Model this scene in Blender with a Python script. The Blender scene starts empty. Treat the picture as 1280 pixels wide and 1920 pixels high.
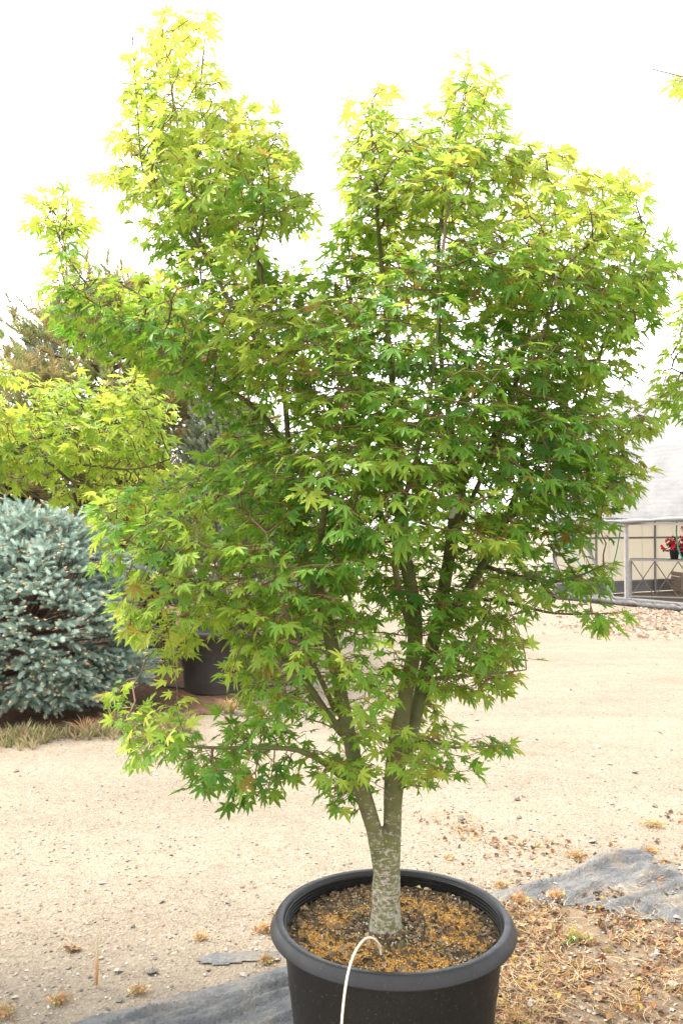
import bpy, math, random
import numpy as np
from mathutils import Vector, Matrix, noise

R = math.radians
S = bpy.context.scene
COL = S.collection
random.seed(7)
RNG = np.random.default_rng(7)

# ------------------------------------------------------------------ camera, sky, sun, exposure
CAMZ, F, YH = 1.78, 1600.0, 985.0
cam = bpy.data.cameras.new('camera'); camo = bpy.data.objects.new('camera', cam); COL.objects.link(camo)
camo.location = (0, 0, CAMZ)
camo.rotation_euler = (R(90) + math.atan((YH - 960) / F), 0, 0)
cam.sensor_fit = 'VERTICAL'; cam.sensor_height = 36.0; cam.lens = 36.0 * F / 1920
cam.clip_start = 0.05; cam.clip_end = 3000
S.camera = camo

SUN_EL, SUN_ROT = 64, -75
w = bpy.data.worlds.new('World'); S.world = w; w.use_nodes = True
nt = w.node_tree; nt.nodes.clear()
sky = nt.nodes.new('ShaderNodeTexSky'); sky.sky_type = 'NISHITA'; sky.sun_disc = False
sky.sun_elevation = R(SUN_EL); sky.sun_rotation = R(SUN_ROT)
sky.air_density = 1.0; sky.dust_density = 1.5
hs = nt.nodes.new('ShaderNodeHueSaturation'); hs.inputs['Saturation'].default_value = 0.12
bg = nt.nodes.new('ShaderNodeBackground'); bg.inputs['Strength'].default_value = 0.15
wo = nt.nodes.new('ShaderNodeOutputWorld')
nt.links.new(sky.outputs[0], hs.inputs['Color']); nt.links.new(hs.outputs[0], bg.inputs['Color'])
nt.links.new(bg.outputs[0], wo.inputs['Surface'])
sl = bpy.data.lights.new('sun', 'SUN'); sl.energy = 1.5; sl.angle = R(18); sl.color = (1, .93, .82)
so = bpy.data.objects.new('sun', sl); COL.objects.link(so)
az = R(SUN_ROT); el = R(SUN_EL)   # behind the tree, a little to the right
sd = Vector((math.sin(az) * math.cos(el), math.cos(az) * math.cos(el), math.sin(el)))
so.rotation_euler = sd.to_track_quat('Z', 'Y').to_euler(); so.location = (3, 8, 12)
S.view_settings.view_transform = 'Standard'; S.view_settings.look = 'None'
S.view_settings.gamma = 1; S.view_settings.use_curve_mapping = False
S.view_settings.exposure = 2.5
S.cycles.max_bounces = 8; S.cycles.transmission_bounces = 6; S.cycles.diffuse_bounces = 4
S.cycles.transparent_max_bounces = 6

def P(px, py, Y):                       # a point of the place at depth Y
    return Vector(((px - 640) / F * Y, Y, CAMZ + (YH - py) / F * Y))
def G(px, py, z=0.0):                   # a point on the ground
    Y = (CAMZ - z) * F / (py - YH)
    return Vector(((px - 640) / F * Y, Y, z))

# ------------------------------------------------------------------ helpers
def tag(o, label=None, cat=None, group=None, kind=None):
    if label: o['label'] = label
    if cat: o['category'] = cat
    if group: o['group'] = group
    if kind: o['kind'] = kind
    return o
def thing(name, loc, label, cat, group=None):
    o = bpy.data.objects.new(name, None); COL.objects.link(o); o.location = loc
    o.empty_display_size = .1
    return tag(o, label, cat, group)
def link(name, me, parent=None, kind=None):
    o = bpy.data.objects.new(name, me); COL.objects.link(o)
    if parent is not None:
        o.parent = parent
        if parent.parent is None: o.matrix_parent_inverse = Matrix.Translation(-parent.location)
        else: o.matrix_parent_inverse = Matrix.Translation(-parent.parent.location) if False else parent_inv(parent)
    if kind: o['kind'] = kind
    return o
def parent_inv(p):
    m = p.matrix_basis.copy(); q = p
    while q.parent is not None:
        m = q.parent.matrix_basis @ q.matrix_parent_inverse @ m if q is not p else q.parent.matrix_basis @ p.matrix_parent_inverse @ m
        q = q.parent
    return m.inverted()
def mesh_np(name, V, Fc, mats, smooth=True, attrs=None, mi=None):
    """V (n,3); Fc (m,k) or list of such arrays"""
    me = bpy.data.meshes.new(name)
    if not isinstance(Fc, list): Fc = [Fc]
    Fc = [np.asarray(f, dtype=np.int32) for f in Fc if len(f)]
    V = np.asarray(V, dtype=np.float32)
    me.vertices.add(len(V)); me.vertices.foreach_set('co', V.ravel())
    nl = sum(f.size for f in Fc); npol = sum(len(f) for f in Fc)
    me.loops.add(nl); me.loops.foreach_set('vertex_index', np.concatenate([f.ravel() for f in Fc]))
    starts = []; s = 0
    for f in Fc:
        starts.append(s + np.arange(len(f)) * f.shape[1]); s += f.size
    me.polygons.add(npol)
    me.polygons.foreach_set('loop_start', np.concatenate(starts).astype(np.int32))
    me.polygons.foreach_set('use_smooth', np.full(npol, smooth))
    if mi is not None: me.polygons.foreach_set('material_index', np.asarray(mi, dtype=np.int32))
    for m in (mats if isinstance(mats, (list, tuple)) else [mats]): me.materials.append(m)
    if attrs:
        for k, a in attrs.items():
            at = me.attributes.new(k, 'FLOAT_COLOR', 'POINT')
            at.data.foreach_set('color', np.asarray(a, dtype=np.float32).ravel())
    me.update(calc_edges=True); me.validate()
    return me
class MB:
    """collects simple shapes into one mesh"""
    def __init__(s): s.V = []; s.F3 = []; s.F4 = []; s.n = 0
    def add(s, V, faces):
        for f in faces:
            (s.F3 if len(f) == 3 else s.F4).append([i + s.n for i in f])
        s.V.extend([tuple(v) for v in V]); s.n += len(V)
    def box(s, c, d, rot=None):
        hx, hy, hz = d[0] / 2, d[1] / 2, d[2] / 2
        V = [Vector((x, y, z)) for x in (-hx, hx) for y in (-hy, hy) for z in (-hz, hz)]
        if rot is not None: V = [rot @ v for v in V]
        s.add([v + Vector(c) for v in V], [(0, 1, 3, 2), (4, 6, 7, 5), (0, 4, 5, 1), (2, 3, 7, 6), (0, 2, 6, 4), (1, 5, 7, 3)])
    def bar(s, a, b, wd, dp=None):
        a = Vector(a); b = Vector(b); d = b - a
        s.box((a + b) / 2, (wd, dp or wd, d.length), d.to_track_quat('Z', 'Y').to_matrix())
    def tube(s, pts, rad, n=8, cap=True):
        pts = [Vector(p) for p in pts]; k = len(pts)
        rr = rad if isinstance(rad, (list, tuple)) else [rad] * k
        up = None; b0 = s.n; V = []
        for i, p in enumerate(pts):
            t = (pts[min(i + 1, k - 1)] - pts[max(i - 1, 0)]).normalized()
            if up is None:
                up = t.orthogonal().normalized()
            up = (up - t * up.dot(t)).normalized(); sd_ = t.cross(up)
            for j in range(n):
                a = 2 * math.pi * j / n
                V.append(p + (up * math.cos(a) + sd_ * math.sin(a)) * rr[i])
        Fs = []
        for i in range(k - 1):
            for j in range(n):
                j2 = (j + 1) % n
                Fs.append((i * n + j, i * n + j2, (i + 1) * n + j2, (i + 1) * n + j))
        if cap:
            V.append(pts[0]); V.append(pts[-1]); c0 = k * n
            for j in range(n):
                j2 = (j + 1) % n
                Fs.append((c0, j2, j)); Fs.append((c0 + 1, (k - 1) * n + j, (k - 1) * n + j2))
        s.add(V, Fs)
    def lathe(s, prof, c, n=48, jit=None):
        V = []; Fs = []
        for i, (r, z) in enumerate(prof):
            for j in range(n):
                a = 2 * math.pi * j / n
                V.append(Vector((c[0] + r * math.cos(a), c[1] + r * math.sin(a), c[2] + z)))
        for i in range(len(prof) - 1):
            for j in range(n):
                j2 = (j + 1) % n
                Fs.append((i * n + j, i * n + j2, (i + 1) * n + j2, (i + 1) * n + j))
        s.add(V, Fs)
    def mesh(s, name, mats, smooth=False):
        return mesh_np(name, np.array(s.V), [np.array(s.F4).reshape(-1, 4) if s.F4 else [], np.array(s.F3).reshape(-1, 3) if s.F3 else []], mats, smooth)
    def build(s, name, mats, parent=None, smooth=False, kind=None):
        return link(name, s.mesh(name, mats, smooth), parent, kind)
def smooth_path(pts, step=0.04):
    """Catmull-Rom through points given as tuples of equal length"""
    A = np.array([tuple(p) for p in pts], dtype=float); out = []
    n = len(A)
    for i in range(n - 1):
        p0 = A[max(i - 1, 0)]; p1 = A[i]; p2 = A[i + 1]; p3 = A[min(i + 2, n - 1)]
        L = np.linalg.norm((p2 - p1)[:3]); k = max(1, int(round(L / step)))
        for j in range(k):
            t = j / k
            out.append(.5 * ((2 * p1) + (-p0 + p2) * t + (2 * p0 - 5 * p1 + 4 * p2 - p3) * t * t + (-p0 + 3 * p1 - 3 * p2 + p3) * t ** 3))
    out.append(A[-1]); return np.array(out)

# ------------------------------------------------------------------ materials
def mat(name):
    m = bpy.data.materials.new(name); m.use_nodes = True
    n = m.node_tree; b = n.nodes['Principled BSDF']
    return m, n, b
def N(n, t, **kw):
    x = n.nodes.new(t)
    for k, v in kw.items():
        if k in x.inputs: x.inputs[k].default_value = v
        else: setattr(x, k, v)
    return x
def ramp(n, src, stops, mode='LINEAR'):
    r = n.nodes.new('ShaderNodeValToRGB'); r.color_ramp.interpolation = mode
    e = r.color_ramp.elements
    while len(e) < len(stops): e.new(.5)
    for i, (p, c) in enumerate(stops):
        e[i].position = p; e[i].color = (*c, 1) if len(c) == 3 else c
    n.links.new(src, r.inputs[0]); return r.outputs[0]
def mix(n, fac, a, b, mode='MIX'):
    x = n.nodes.new('ShaderNodeMix'); x.data_type = 'RGBA'; x.blend_type = mode
    for s_, v in ((0, fac), (6, a), (7, b)):
        if hasattr(v, 'is_output'): n.links.new(v, x.inputs[s_])
        else: x.inputs[s_].default_value = v if s_ == 0 else ((*v, 1) if len(v) == 3 else v)
    return x.outputs[2]
def tex(n, scale, detail=4, rough=.6, vec=None, dist=0):
    t = N(n, 'ShaderNodeTexNoise', Scale=scale, Detail=detail, Roughness=rough, Distortion=dist)
    if vec is not None: n.links.new(vec, t.inputs['Vector'])
    return t.outputs[0]
def coords(n, scale=None, kind='Object'):
    c = N(n, 'ShaderNodeTexCoord').outputs[kind]
    if scale:
        mp = N(n, 'ShaderNodeMapping'); mp.inputs['Scale'].default_value = scale
        n.links.new(c, mp.inputs[0]); return mp.outputs[0]
    return c
def bump(n, b, h, dist=.01, strength=.6):
    x = N(n, 'ShaderNodeBump', Distance=dist, Strength=strength)
    n.links.new(h, x.inputs['Height']); n.links.new(x.outputs[0], b.inputs['Normal'])

def leaf_mat(name, old, mid, young, trans_old, trans_young, red=(.35, .05, .03)):
    m, n, b = mat(name)
    at = N(n, 'ShaderNodeAttribute', attribute_name='tint')
    sp = N(n, 'ShaderNodeSeparateColor'); n.links.new(at.outputs['Color'], sp.inputs[0])
    age, rnd, pet = sp.outputs[0], sp.outputs[1], sp.outputs[2]
    c = ramp(n, age, [(0, old), (.45, mid), (1, young)])
    ns = tex(n, 60, 3, .6, coords(n))
    c = mix(n, .35, c, ramp(n, ns, [(.3, (.35, .35, .35)), (.7, (.75, .75, .75))]), 'OVERLAY')
    v = N(n, 'ShaderNodeMath', operation='MULTIPLY_ADD'); n.links.new(rnd, v.inputs[0]); v.inputs[1].default_value = .55; v.inputs[2].default_value = .72
    h = N(n, 'ShaderNodeHueSaturation'); n.links.new(c, h.inputs['Color']); n.links.new(v.outputs[0], h.inputs['Value'])
    c = mix(n, pet, h.outputs[0], red)
    n.links.new(c, b.inputs['Base Color']); b.inputs['Roughness'].default_value = .48
    b.inputs['Specular IOR Level'].default_value = .35
    tc = ramp(n, age, [(0, trans_old), (1, trans_young)])
    tc = mix(n, pet, tc, red)
    tr = N(n, 'ShaderNodeBsdfTranslucent'); n.links.new(tc, tr.inputs[0])
    ms = N(n, 'ShaderNodeMixShader', ); ms.inputs[0].default_value = .48
    n.links.new(b.outputs[0], ms.inputs[1]); n.links.new(tr.outputs[0], ms.inputs[2])
    n.links.new(ms.outputs[0], n.nodes['Material Output'].inputs[0])
    return m
M = {}
M['leaf'] = leaf_mat('maple_leaf', (.030, .095, .015), (.105, .245, .022), (.36, .41, .055), (.12, .32, .015), (.60, .64, .11))
M['leaf_b'] = leaf_mat('bright_maple_leaf', (.05, .14, .02), (.14, .28, .03), (.36, .42, .05), (.14, .34, .02), (.56, .64, .09))

def bark_mat():
    m, n, b = mat('maple_bark')
    o = coords(n); sp = N(n, 'ShaderNodeSeparateXYZ'); n.links.new(N(n, 'ShaderNodeNewGeometry').outputs['Position'], sp.inputs[0])
    base = ramp(n, tex(n, 9, 5, .6, o), [(.3, (.06, .06, .022)), (.5, (.10, .105, .028)), (.7, (.085, .065, .035))])
    rings = tex(n, 1, 5, .7, coords(n, (26, 26, 170)))
    lich = tex(n, 60, 6, .75, coords(n, (1, 1, 1.5)))
    # lichen cover is denser on the old lower trunk
    hz = N(n, 'ShaderNodeMapRange'); n.links.new(sp.outputs[2], hz.inputs[0])
    for i, v in ((1, .55), (2, 1.15), (3, .11), (4, -.13)): hz.inputs[i].default_value = v
    s1 = N(n, 'ShaderNodeMath', operation='ADD'); n.links.new(lich, s1.inputs[0]); n.links.new(hz.outputs[0], s1.inputs[1])
    s2 = N(n, 'ShaderNodeMath', operation='MULTIPLY_ADD'); n.links.new(rings, s2.inputs[0]); s2.inputs[1].default_value = .55; n.links.new(s1.outputs[0], s2.inputs[2])
    f = ramp(n, s2.outputs[0], [(.82, (0, 0, 0)), (.87, (1, 1, 1))])
    c = mix(n, f, base, ramp(n, tex(n, 60, 3, .6, o), [(.3, (.17, .14, .10)), (.7, (.37, .33, .26))]))
    # small dark lenticels
    l = ramp(n, tex(n, 1, 2, .5, coords(n, (60, 60, 240))), [(.66, (1, 1, 1)), (.74, (.55, .5, .42))])
    c = mix(n, 1, c, l, 'MULTIPLY')
    n.links.new(c, b.inputs['Base Color']); b.inputs['Roughness'].default_value = .85
    bump(n, b, s2.outputs[0], .004, .7); return m
M['bark'] = bark_mat()
def plain(name, col, rough=.7, col2=None, scale=20, bmp=0, spec=None, metal=0, detail=5, stretch=None):
    m, n, b = mat(name); b.inputs['Roughness'].default_value = rough; b.inputs['Metallic'].default_value = metal
    if spec is not None: b.inputs['Specular IOR Level'].default_value = spec
    c2 = col2 or tuple(x * .65 for x in col)
    t = tex(n, scale, detail, .65, coords(n, stretch) if stretch else coords(n))
    n.links.new(ramp(n, t, [(.32, c2), (.68, col)]), b.inputs['Base Color'])
    if bmp: bump(n, b, t, bmp, .6)
    return m
M['twig'] = plain('maple_twig', (.16, .13, .06), .8, (.10, .045, .03), 12)

# tinted "stuff": colour straight from the per-piece attribute
def tint_mat(name, rough=.8, trans=0, grain=40, spec=.3):
    m, n, b = mat(name); b.inputs['Roughness'].default_value = rough; b.inputs['Specular IOR Level'].default_value = spec
    at = N(n, 'ShaderNodeAttribute', attribute_name='tint')
    c = mix(n, .4, at.outputs['Color'], ramp(n, tex(n, grain, 3, .6, coords(n)), [(.3, (.3, .3, .3)), (.7, (.75, .75, .75))]), 'OVERLAY')
    n.links.new(c, b.inputs['Base Color'])
    if trans:
        tr = N(n, 'ShaderNodeBsdfTranslucent'); n.links.new(c, tr.inputs[0])
        ms = N(n, 'ShaderNodeMixShader'); ms.inputs[0].default_value = trans
        n.links.new(b.outputs[0], ms.inputs[1]); n.links.new(tr.outputs[0], ms.inputs[2])
        n.links.new(ms.outputs[0], n.nodes['Material Output'].inputs[0])
    return m
M['tint'] = tint_mat('loose_bits')
M['needle'] = tint_mat('needles', .6, .25, 5)
M['litter'] = tint_mat('dry_litter', .85, .25, 70)

# ------------------------------------------------------------------ instancing helpers
def rand_unit(n):
    v = RNG.normal(size=(n, 3)); return v / np.linalg.norm(v, axis=1, keepdims=True)
def frames(pos, d, nrm, sc):
    """matrices (n,3,4): columns x,y,z,pos; y along d, z near nrm"""
    d = d / np.linalg.norm(d, axis=1, keepdims=True)
    x = np.cross(d, nrm); x /= np.maximum(np.linalg.norm(x, axis=1, keepdims=True), 1e-6)
    z = np.cross(x, d)
    sc = np.asarray(sc)
    if sc.ndim == 1: sc = np.repeat(sc[:, None], 3, 1)
    return np.stack([x * sc[:, 0:1], d * sc[:, 1:2], z * sc[:, 2:3], pos], axis=2)
def bake(Mx, variants, vi, tint):
    """variants: list of (V,F3,petmask); returns V,F,attr"""
    Vo, Fo, To = [], [], []; off = 0
    for k, (V, Fc, pm) in enumerate(variants):
        idx = np.nonzero(vi == k)[0]
        if not len(idx): continue
        m = Mx[idx]
        W = np.einsum('nij,vj->nvi', m[:, :, :3], V) + m[:, None, :, 3]
        nv = len(V)
        Fo.append((Fc[None] + (np.arange(len(idx)) * nv)[:, None, None] + off).reshape(-1, Fc.shape[1]))
        t = np.repeat(tint[idx][:, None, :], nv, 1).copy()
        if pm is not None: t[:, :, 2] = np.where(pm[None] > 0, pm[None] * RNG.uniform(.2, 1, (len(idx), 1)), tint[idx][:, None, 2])
        Vo.append(W.reshape(-1, 3)); To.append(t.reshape(-1, 4)); off += len(idx) * nv
    return np.concatenate(Vo), np.concatenate(Fo), np.concatenate(To)
def to_matrix(m):
    return Matrix([list(m[0]), list(m[1]), list(m[2]), [0, 0, 0, 1]])

def leaf_variant(seed, simple=False):
    r = random.Random(seed)
    ang = [-128, -80, -40, 0, 40, 80, 128]; ln = [.36, .72, .95, 1.08, .95, .72, .36]
    V = [(0, 0, 0)]; pts = []
    ang = [a + r.uniform(-5, 5) for a in ang]; ln = [l * r.uniform(.9, 1.1) for l in ln]
    for i, (a, l) in enumerate(zip(ang, ln)):
        if i in (0, 6):
            pts += [(a - 12, l * .55), (a, l), (a + 12, l * .55)]
        elif simple:
            pts += [(a - 11.5, l * .62), (a, l), (a + 11.5, l * .62)]
        else:
            pts += [(a - 14, l * .50), (a - 9.5, l * .70), (a, l), (a + 9.5, l * .70), (a + 14, l * .50)]
        if i < 6:
            pts.append(((a + ang[i + 1]) / 2, .40 if 0 < i < 5 else .27))
    dr = r.uniform(.02, .42); cup = r.uniform(-.14, .24); tw = r.uniform(-.25, .25)
    for a, l in pts:
        x = math.sin(R(a)) * l; y = math.cos(R(a)) * l
        V.append((x, y, -dr * l * l + cup * abs(x) + tw * x * y + r.uniform(-.02, .02)))
    n = len(pts)
    Fc = [(0, i, i + 1) for i in range(1, n)] + [(0, n, 1)]
    Fc = Fc[:-1]
    # petiole: three-sided thin stalk going back
    b0 = len(V); L = .75; w_ = .022
    for t, rr in ((0, w_), (1, w_)):
        for k in range(3):
            a = 2 * math.pi * k / 3
            V.append((math.cos(a) * rr, -L * t, math.sin(a) * rr + .12 * t * t - .004))
    for k in range(3):
        k2 = (k + 1) % 3
        Fc += [(b0 + k, b0 + k2, b0 + 3 + k2), (b0 + k, b0 + 3 + k2, b0 + 3 + k)]
    pm = np.zeros(len(V)); pm[b0:] = 1
    return np.array(V, dtype=float), np.array(Fc), pm
LEAFV = [leaf_variant(i) for i in range(14)]
LEAFS = [leaf_variant(i, True) for i in range(14)]

# ------------------------------------------------------------------ maples by space colonisation
def in_poly(x, y, poly):
    inside = np.zeros(len(x), bool); n = len(poly)
    for i in range(n):
        x1, y1 = poly[i]; x2, y2 = poly[(i + 1) % n]
        c = ((y1 > y) != (y2 > y)) & (x < (x2 - x1) * (y - y1) / (y2 - y1 + 1e-9) + x1)
        inside ^= c
    return inside
def edge_dist(x, y, poly):
    d = np.full(len(x), 1e9); n = len(poly)
    for i in range(n):
        a = np.array(poly[i], float); b = np.array(poly[(i + 1) % n], float); ab = b - a
        t = np.clip(((x - a[0]) * ab[0] + (y - a[1]) * ab[1]) / (ab @ ab), 0, 1)
        d = np.minimum(d, np.hypot(x - a[0] - t * ab[0], y - a[1] - t * ab[1]))
    return d
def crown_points(polys, n, Y0, dmax, reject, nfreq=2.2, ragged=26):
    out = []; tot = 0
    bx = [min(p[0] for q in polys for p in q) - 30, max(p[0] for q in polys for p in q) + 30]
    by = [min(p[1] for q in polys for p in q) - 30, max(p[1] for q in polys for p in q) + 30]
    k = Y0 / F
    while tot < n:
        x = RNG.uniform(*bx, 4000); y = RNG.uniform(*by, 4000)
        ins = np.zeros(4000, bool); e = np.zeros(4000)
        jx = np.array([noise.noise(Vector((a * .022, b * .022, 3))) for a, b in zip(x, y)]) * ragged * 1.6
        jy = np.array([noise.noise(Vector((a * .022, b * .022, 8))) for a, b in zip(x, y)]) * ragged * 1.6
        x0_, y0_ = x, y; x, y = x + jx, y + jy
        for q in polys:
            i_ = in_poly(x, y, q); ins |= i_
            e = np.maximum(e, np.where(i_, edge_dist(x, y, q), 0))
        x, y = x0_, y0_
        x, y, e = x[ins], y[ins], e[ins]
        f_ = RNG.uniform(0, 1, len(x)) < .50 + .50 * np.minimum(1, e / 55)
        x, y, e = x[f_], y[f_], e[f_] * k
        Rr = .50; t = np.minimum(e / Rr, 1)
        D = .05 + dmax * np.sqrt(1 - (1 - t) ** 2)
        u = RNG.uniform(-1, 1, len(x)); u = np.sign(u) * np.abs(u) ** .62
        dep = Y0 + u * D
        # keep chance falls with reject map, and noise makes clumps and gaps
        keep = RNG.uniform(0, 1, len(x)) < reject(x, y, dep)
        x, y, dep = x[keep], y[keep], dep[keep]
        X = (x - 640) / F * dep; Z = CAMZ + (YH - y) / F * dep
        for a, b_, c in zip(X, dep, Z):
            nn = noise.noise(Vector((a * nfreq, b_ * nfreq, c * nfreq * 1.5))) + .95 * noise.noise(Vector((a * 2.8, b_ * 2.8, c * 11)))
            if nn > -.26 + random.uniform(-.1, .1):
                out.append((a, b_, c)); tot += 1
    return np.array(out[:n])

def grow(stems, attr, step=.040, infl=.5, kill=.05, iters=70, up=.10):
    """stems: list of (pts Nx4 [x,y,z,r], parent stem index or -1); returns nodes, parents, handradius, stemid"""
    pos, par, rad, sid = [], [], [], []
    for si, (pts, pa) in enumerate(stems):
        prev = -1
        if pa >= 0:
            cand = [i for i in range(len(pos)) if sid[i] == pa]
            dd = [sum((pos[i][k] - pts[0][k]) ** 2 for k in range(3)) for i in cand]
            prev = cand[int(np.argmin(dd))]
        for p in pts:
            pos.append(tuple(p[:3])); par.append(prev); rad.append(p[3]); sid.append(si); prev = len(pos) - 1
    nh = len(pos)
    Pn = np.array(pos); par = list(par)
    A = attr.copy(); near = np.zeros(len(A), int); nd = np.full(len(A), 1e9)
    def upd(i0):
        nonlocal near, nd
        new = Pn[i0:]
        for c in range(0, len(new), 400):
            d = np.linalg.norm(A[:, None] - new[None, c:c + 400], axis=2)
            j = d.argmin(1); dm = d[np.arange(len(A)), j]
            b = dm < nd; nd[b] = dm[b]; near[b] = j[b] + i0 + c
    # nodes low on the trunk do not sprout
    upd(0)
    seen = set()
    for it in range(iters):
        alive = nd > kill
        A, near, nd = A[alive], near[alive], nd[alive]
        if not len(A): break
        lim = infl if it < 40 else 1.2
        act = nd < lim
        if not act.any(): break
        newp = []; newpar = []
        idx = near[act]; V = (A[act] - Pn[idx]) / nd[act][:, None]
        order = np.argsort(idx, kind='stable'); idx = idx[order]; V = V[order]
        u, st = np.unique(idx, return_index=True)
        S_ = np.add.reduceat(V, st, axis=0)
        for q, s_ in zip(u, S_):
            L = np.linalg.norm(s_)
            if L < .15: s_ = s_ + RNG.normal(size=3) * .5; L = np.linalg.norm(s_)
            d = s_ / L + RNG.normal(size=3) * .16; d[2] = d[2] * .72 + up * (.4 if Pn[q][2] < 2.6 else 1.6)
            d /= np.linalg.norm(d); p = Pn[q] + d * step
            key = (int(q), tuple(np.round(d, 1)))
            if key in seen: continue
            seen.add(key); newp.append(p); newpar.append(int(q))
        if not newp: break
        i0 = len(Pn); Pn = np.vstack([Pn, np.array(newp)]); par += newpar; upd(i0)
    return Pn, np.array(par), np.array(rad), np.array(sid), nh

def cone_tubes(Pn, par, rad, sel, ns=4):
    """a thin tapered prism for each edge in sel"""
    a = Pn[par[sel]]; b = Pn[sel]; ra = np.minimum(rad[par[sel]], rad[sel] * 1.5); rb = rad[sel]
    d = b - a; d /= np.maximum(np.linalg.norm(d, axis=1, keepdims=True), 1e-6)
    b = b + d * (rb[:, None] * .5)
    h = np.where(np.abs(d[:, 2:3]) > .9, np.array([[1., 0, 0]]), np.array([[0, 0, 1.]]))
    u = np.cross(d, h); u /= np.linalg.norm(u, axis=1, keepdims=True); v = np.cross(d, u)
    V = []
    for base, r in ((a, ra), (b, rb)):
        for k in range(ns):
            an = 2 * math.pi * k / ns
            V.append(base + (u * math.cos(an) + v * math.sin(an)) * r[:, None])
    V = np.stack(V, 1); n = len(sel)
    Fc = np.array([(k, (k + 1) % ns, ns + (k + 1) % ns, ns + k) for k in range(ns)])
    return V.reshape(-1, 3), (Fc[None] + (np.arange(n) * 2 * ns)[:, None, None]).reshape(-1, 4)

def maple(name, label, base, stem_px, polys, Y0, dmax, n_attr, reject, leafmat, leaf_size=.040, leaf_p=1.0, age_shift=0, n_obj=300, nfreq=2.2):
    root = thing(name, base, label, 'tree')
    stems = []
    for pts, pa in stem_px:
        w = [(*P(px, py, Y), wd / 2 * Y / F * (1 if py > 1380 else .86 if py > 900 or wd > 24 else .66)) for px, py, Y, wd in pts]
        stems.append((smooth_path(w, .045), pa))
    A = crown_points(polys, n_attr, Y0, dmax, reject, nfreq)
    Pn, par, hrad, sid, nh = grow(stems, A)
    n = len(Pn)
    # pipe model radii and height above the twig tip
    cnt = np.zeros(n); tipd = np.zeros(n)
    nch = np.bincount(par[par >= 0], minlength=n)
    e = 2.35; acc = np.where(nch == 0, .0013 ** e, 0)
    for i in range(n - 1, -1, -1):
        if par[i] >= 0:
            acc[par[i]] += acc[i]; tipd[par[i]] = max(tipd[par[i]], tipd[i] + 1)
    rad = acc ** (1 / e); rad[:nh] = np.maximum(hrad, np.minimum(rad[:nh], hrad * 1.05))
    # trunk: all hand-led nodes thicker than 11 mm, fused by a remesh; thinner limbs are branches
    tm = MB()
    for si, (pts, pa) in enumerate(stems):
        ii = np.nonzero(sid == si)[0]
        pr = [(Vector(Pn[i]), float(max(rad[i], .002))) for i in ii]
        if pa >= 0:
            q = par[ii[0]]
            if (Vector(Pn[q]) - pr[0][0]).length > .008: pr.insert(0, (Vector(Pn[q]), pr[0][1]))
        # uneven thickness, knots
        pr = [(p, r * (1 + .09 * noise.noise(p * 9) + .05 * noise.noise(p * 23))) for p, r in pr]
        thick = [k for k, (p, r) in enumerate(pr) if r > .0095]
        if thick:
            kmax = max(thick) + 1
            tm.tube([p for p, r in pr[:kmax]], [r for p, r in pr[:kmax]], 14)
        else: kmax = 1
        if kmax < len(pr):
            bm_ = MB(); k0 = max(0, kmax - 1)
            bm_.tube([p for p, r in pr[k0:]], [r for p, r in pr[k0:]], 8)
            bm_.build('branch', M['bark'], root, True)
    t = tm.build('trunk', M['bark'], root, True)
    md = t.modifiers.new('fuse', 'REMESH'); md.mode = 'VOXEL'; md.voxel_size = .005; md.use_smooth_shade = True
    md = t.modifiers.new('soft', 'SMOOTH'); md.factor = .5; md.iterations = 3
    sel = np.arange(nh, n)
    V, Fc = cone_tubes(Pn, par, rad, sel, 4)
    link('twigs', mesh_np('twigs', V, Fc, M['twig']), root, 'stuff')
    # leaves in opposite pairs near the twig ends
    dirs = Pn - Pn[np.maximum(par, 0)]; dirs[:nh] = (0, 0, 1)
    dirs /= np.maximum(np.linalg.norm(dirs, axis=1, keepdims=True), 1e-6)
    cand = np.nonzero((np.arange(n) >= nh) & (tipd <= 7) & (rad < .006))[0]
    pp, dd, ages = [], [], []
    cx = A.mean(0)
    for i in cand:
        k = 3 if nch[i] == 0 else (2 if random.random() < .92 * leaf_p else 1)
        if random.random() > leaf_p: k -= 1
        t_ = dirs[i]; h = np.cross(t_, (0, 0, 1.)); h /= max(np.linalg.norm(h), 1e-3)
        if (i % 2): h = h * .6 + np.array([t_[1], -t_[0], 0]) * .4
        for j in range(k):
            s_ = (1, -1, 0)[j]
            v = h * s_ + t_ * (.55 if j < 2 else 1.2) + RNG.normal(size=3) * .30
            v[2] -= .12
            pp.append(Pn[i] + RNG.normal(size=3) * .004); dd.append(v); ages.append(1 - tipd[i] / 7)
    pp = np.array(pp); dd = np.array(dd); ages = np.array(ages); m = len(pp)
    dd /= np.linalg.norm(dd, axis=1, keepdims=True)
    out = pp - cx; out[:, 2] *= .3; out /= np.maximum(np.linalg.norm(out, axis=1, keepdims=True), 1e-6)
    nrm = np.array([[0, 0, 1.]]) + out * .28 + RNG.normal(size=(m, 3)) * .36
    dd[:, 2] -= RNG.uniform(.0, .60, m) + .0
    dd[:, :2] += out[:, :2] * .35
    sz = leaf_size * RNG.uniform(.55, 1.2, m)
    ztop = np.clip((pp[:, 2] - 2.45) / .95, 0, 1)      # yellower upward: young top shoots, plus the crown-top light glow put into colour
    nz = np.array([noise.noise(Vector(p * 2.6)) for p in pp])
    age = np.clip(.20 + .28 * ages + .62 * ztop + .5 * nz + RNG.normal(size=m) * .13 + age_shift, 0, 1)
    Mx = frames(pp, dd, nrm, sz)
    Mx[:, :, 3] += Mx[:, :, 1] * .72
    vi = RNG.integers(0, len(LEAFV), m)
    redd = np.where(RNG.uniform(0, 1, m) < .03 * (1 + 2 * ztop), RNG.uniform(.15, .5, m), 0)
    tint = np.stack([age, RNG.uniform(0, 1, m), redd, np.ones(m)], 1)
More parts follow.
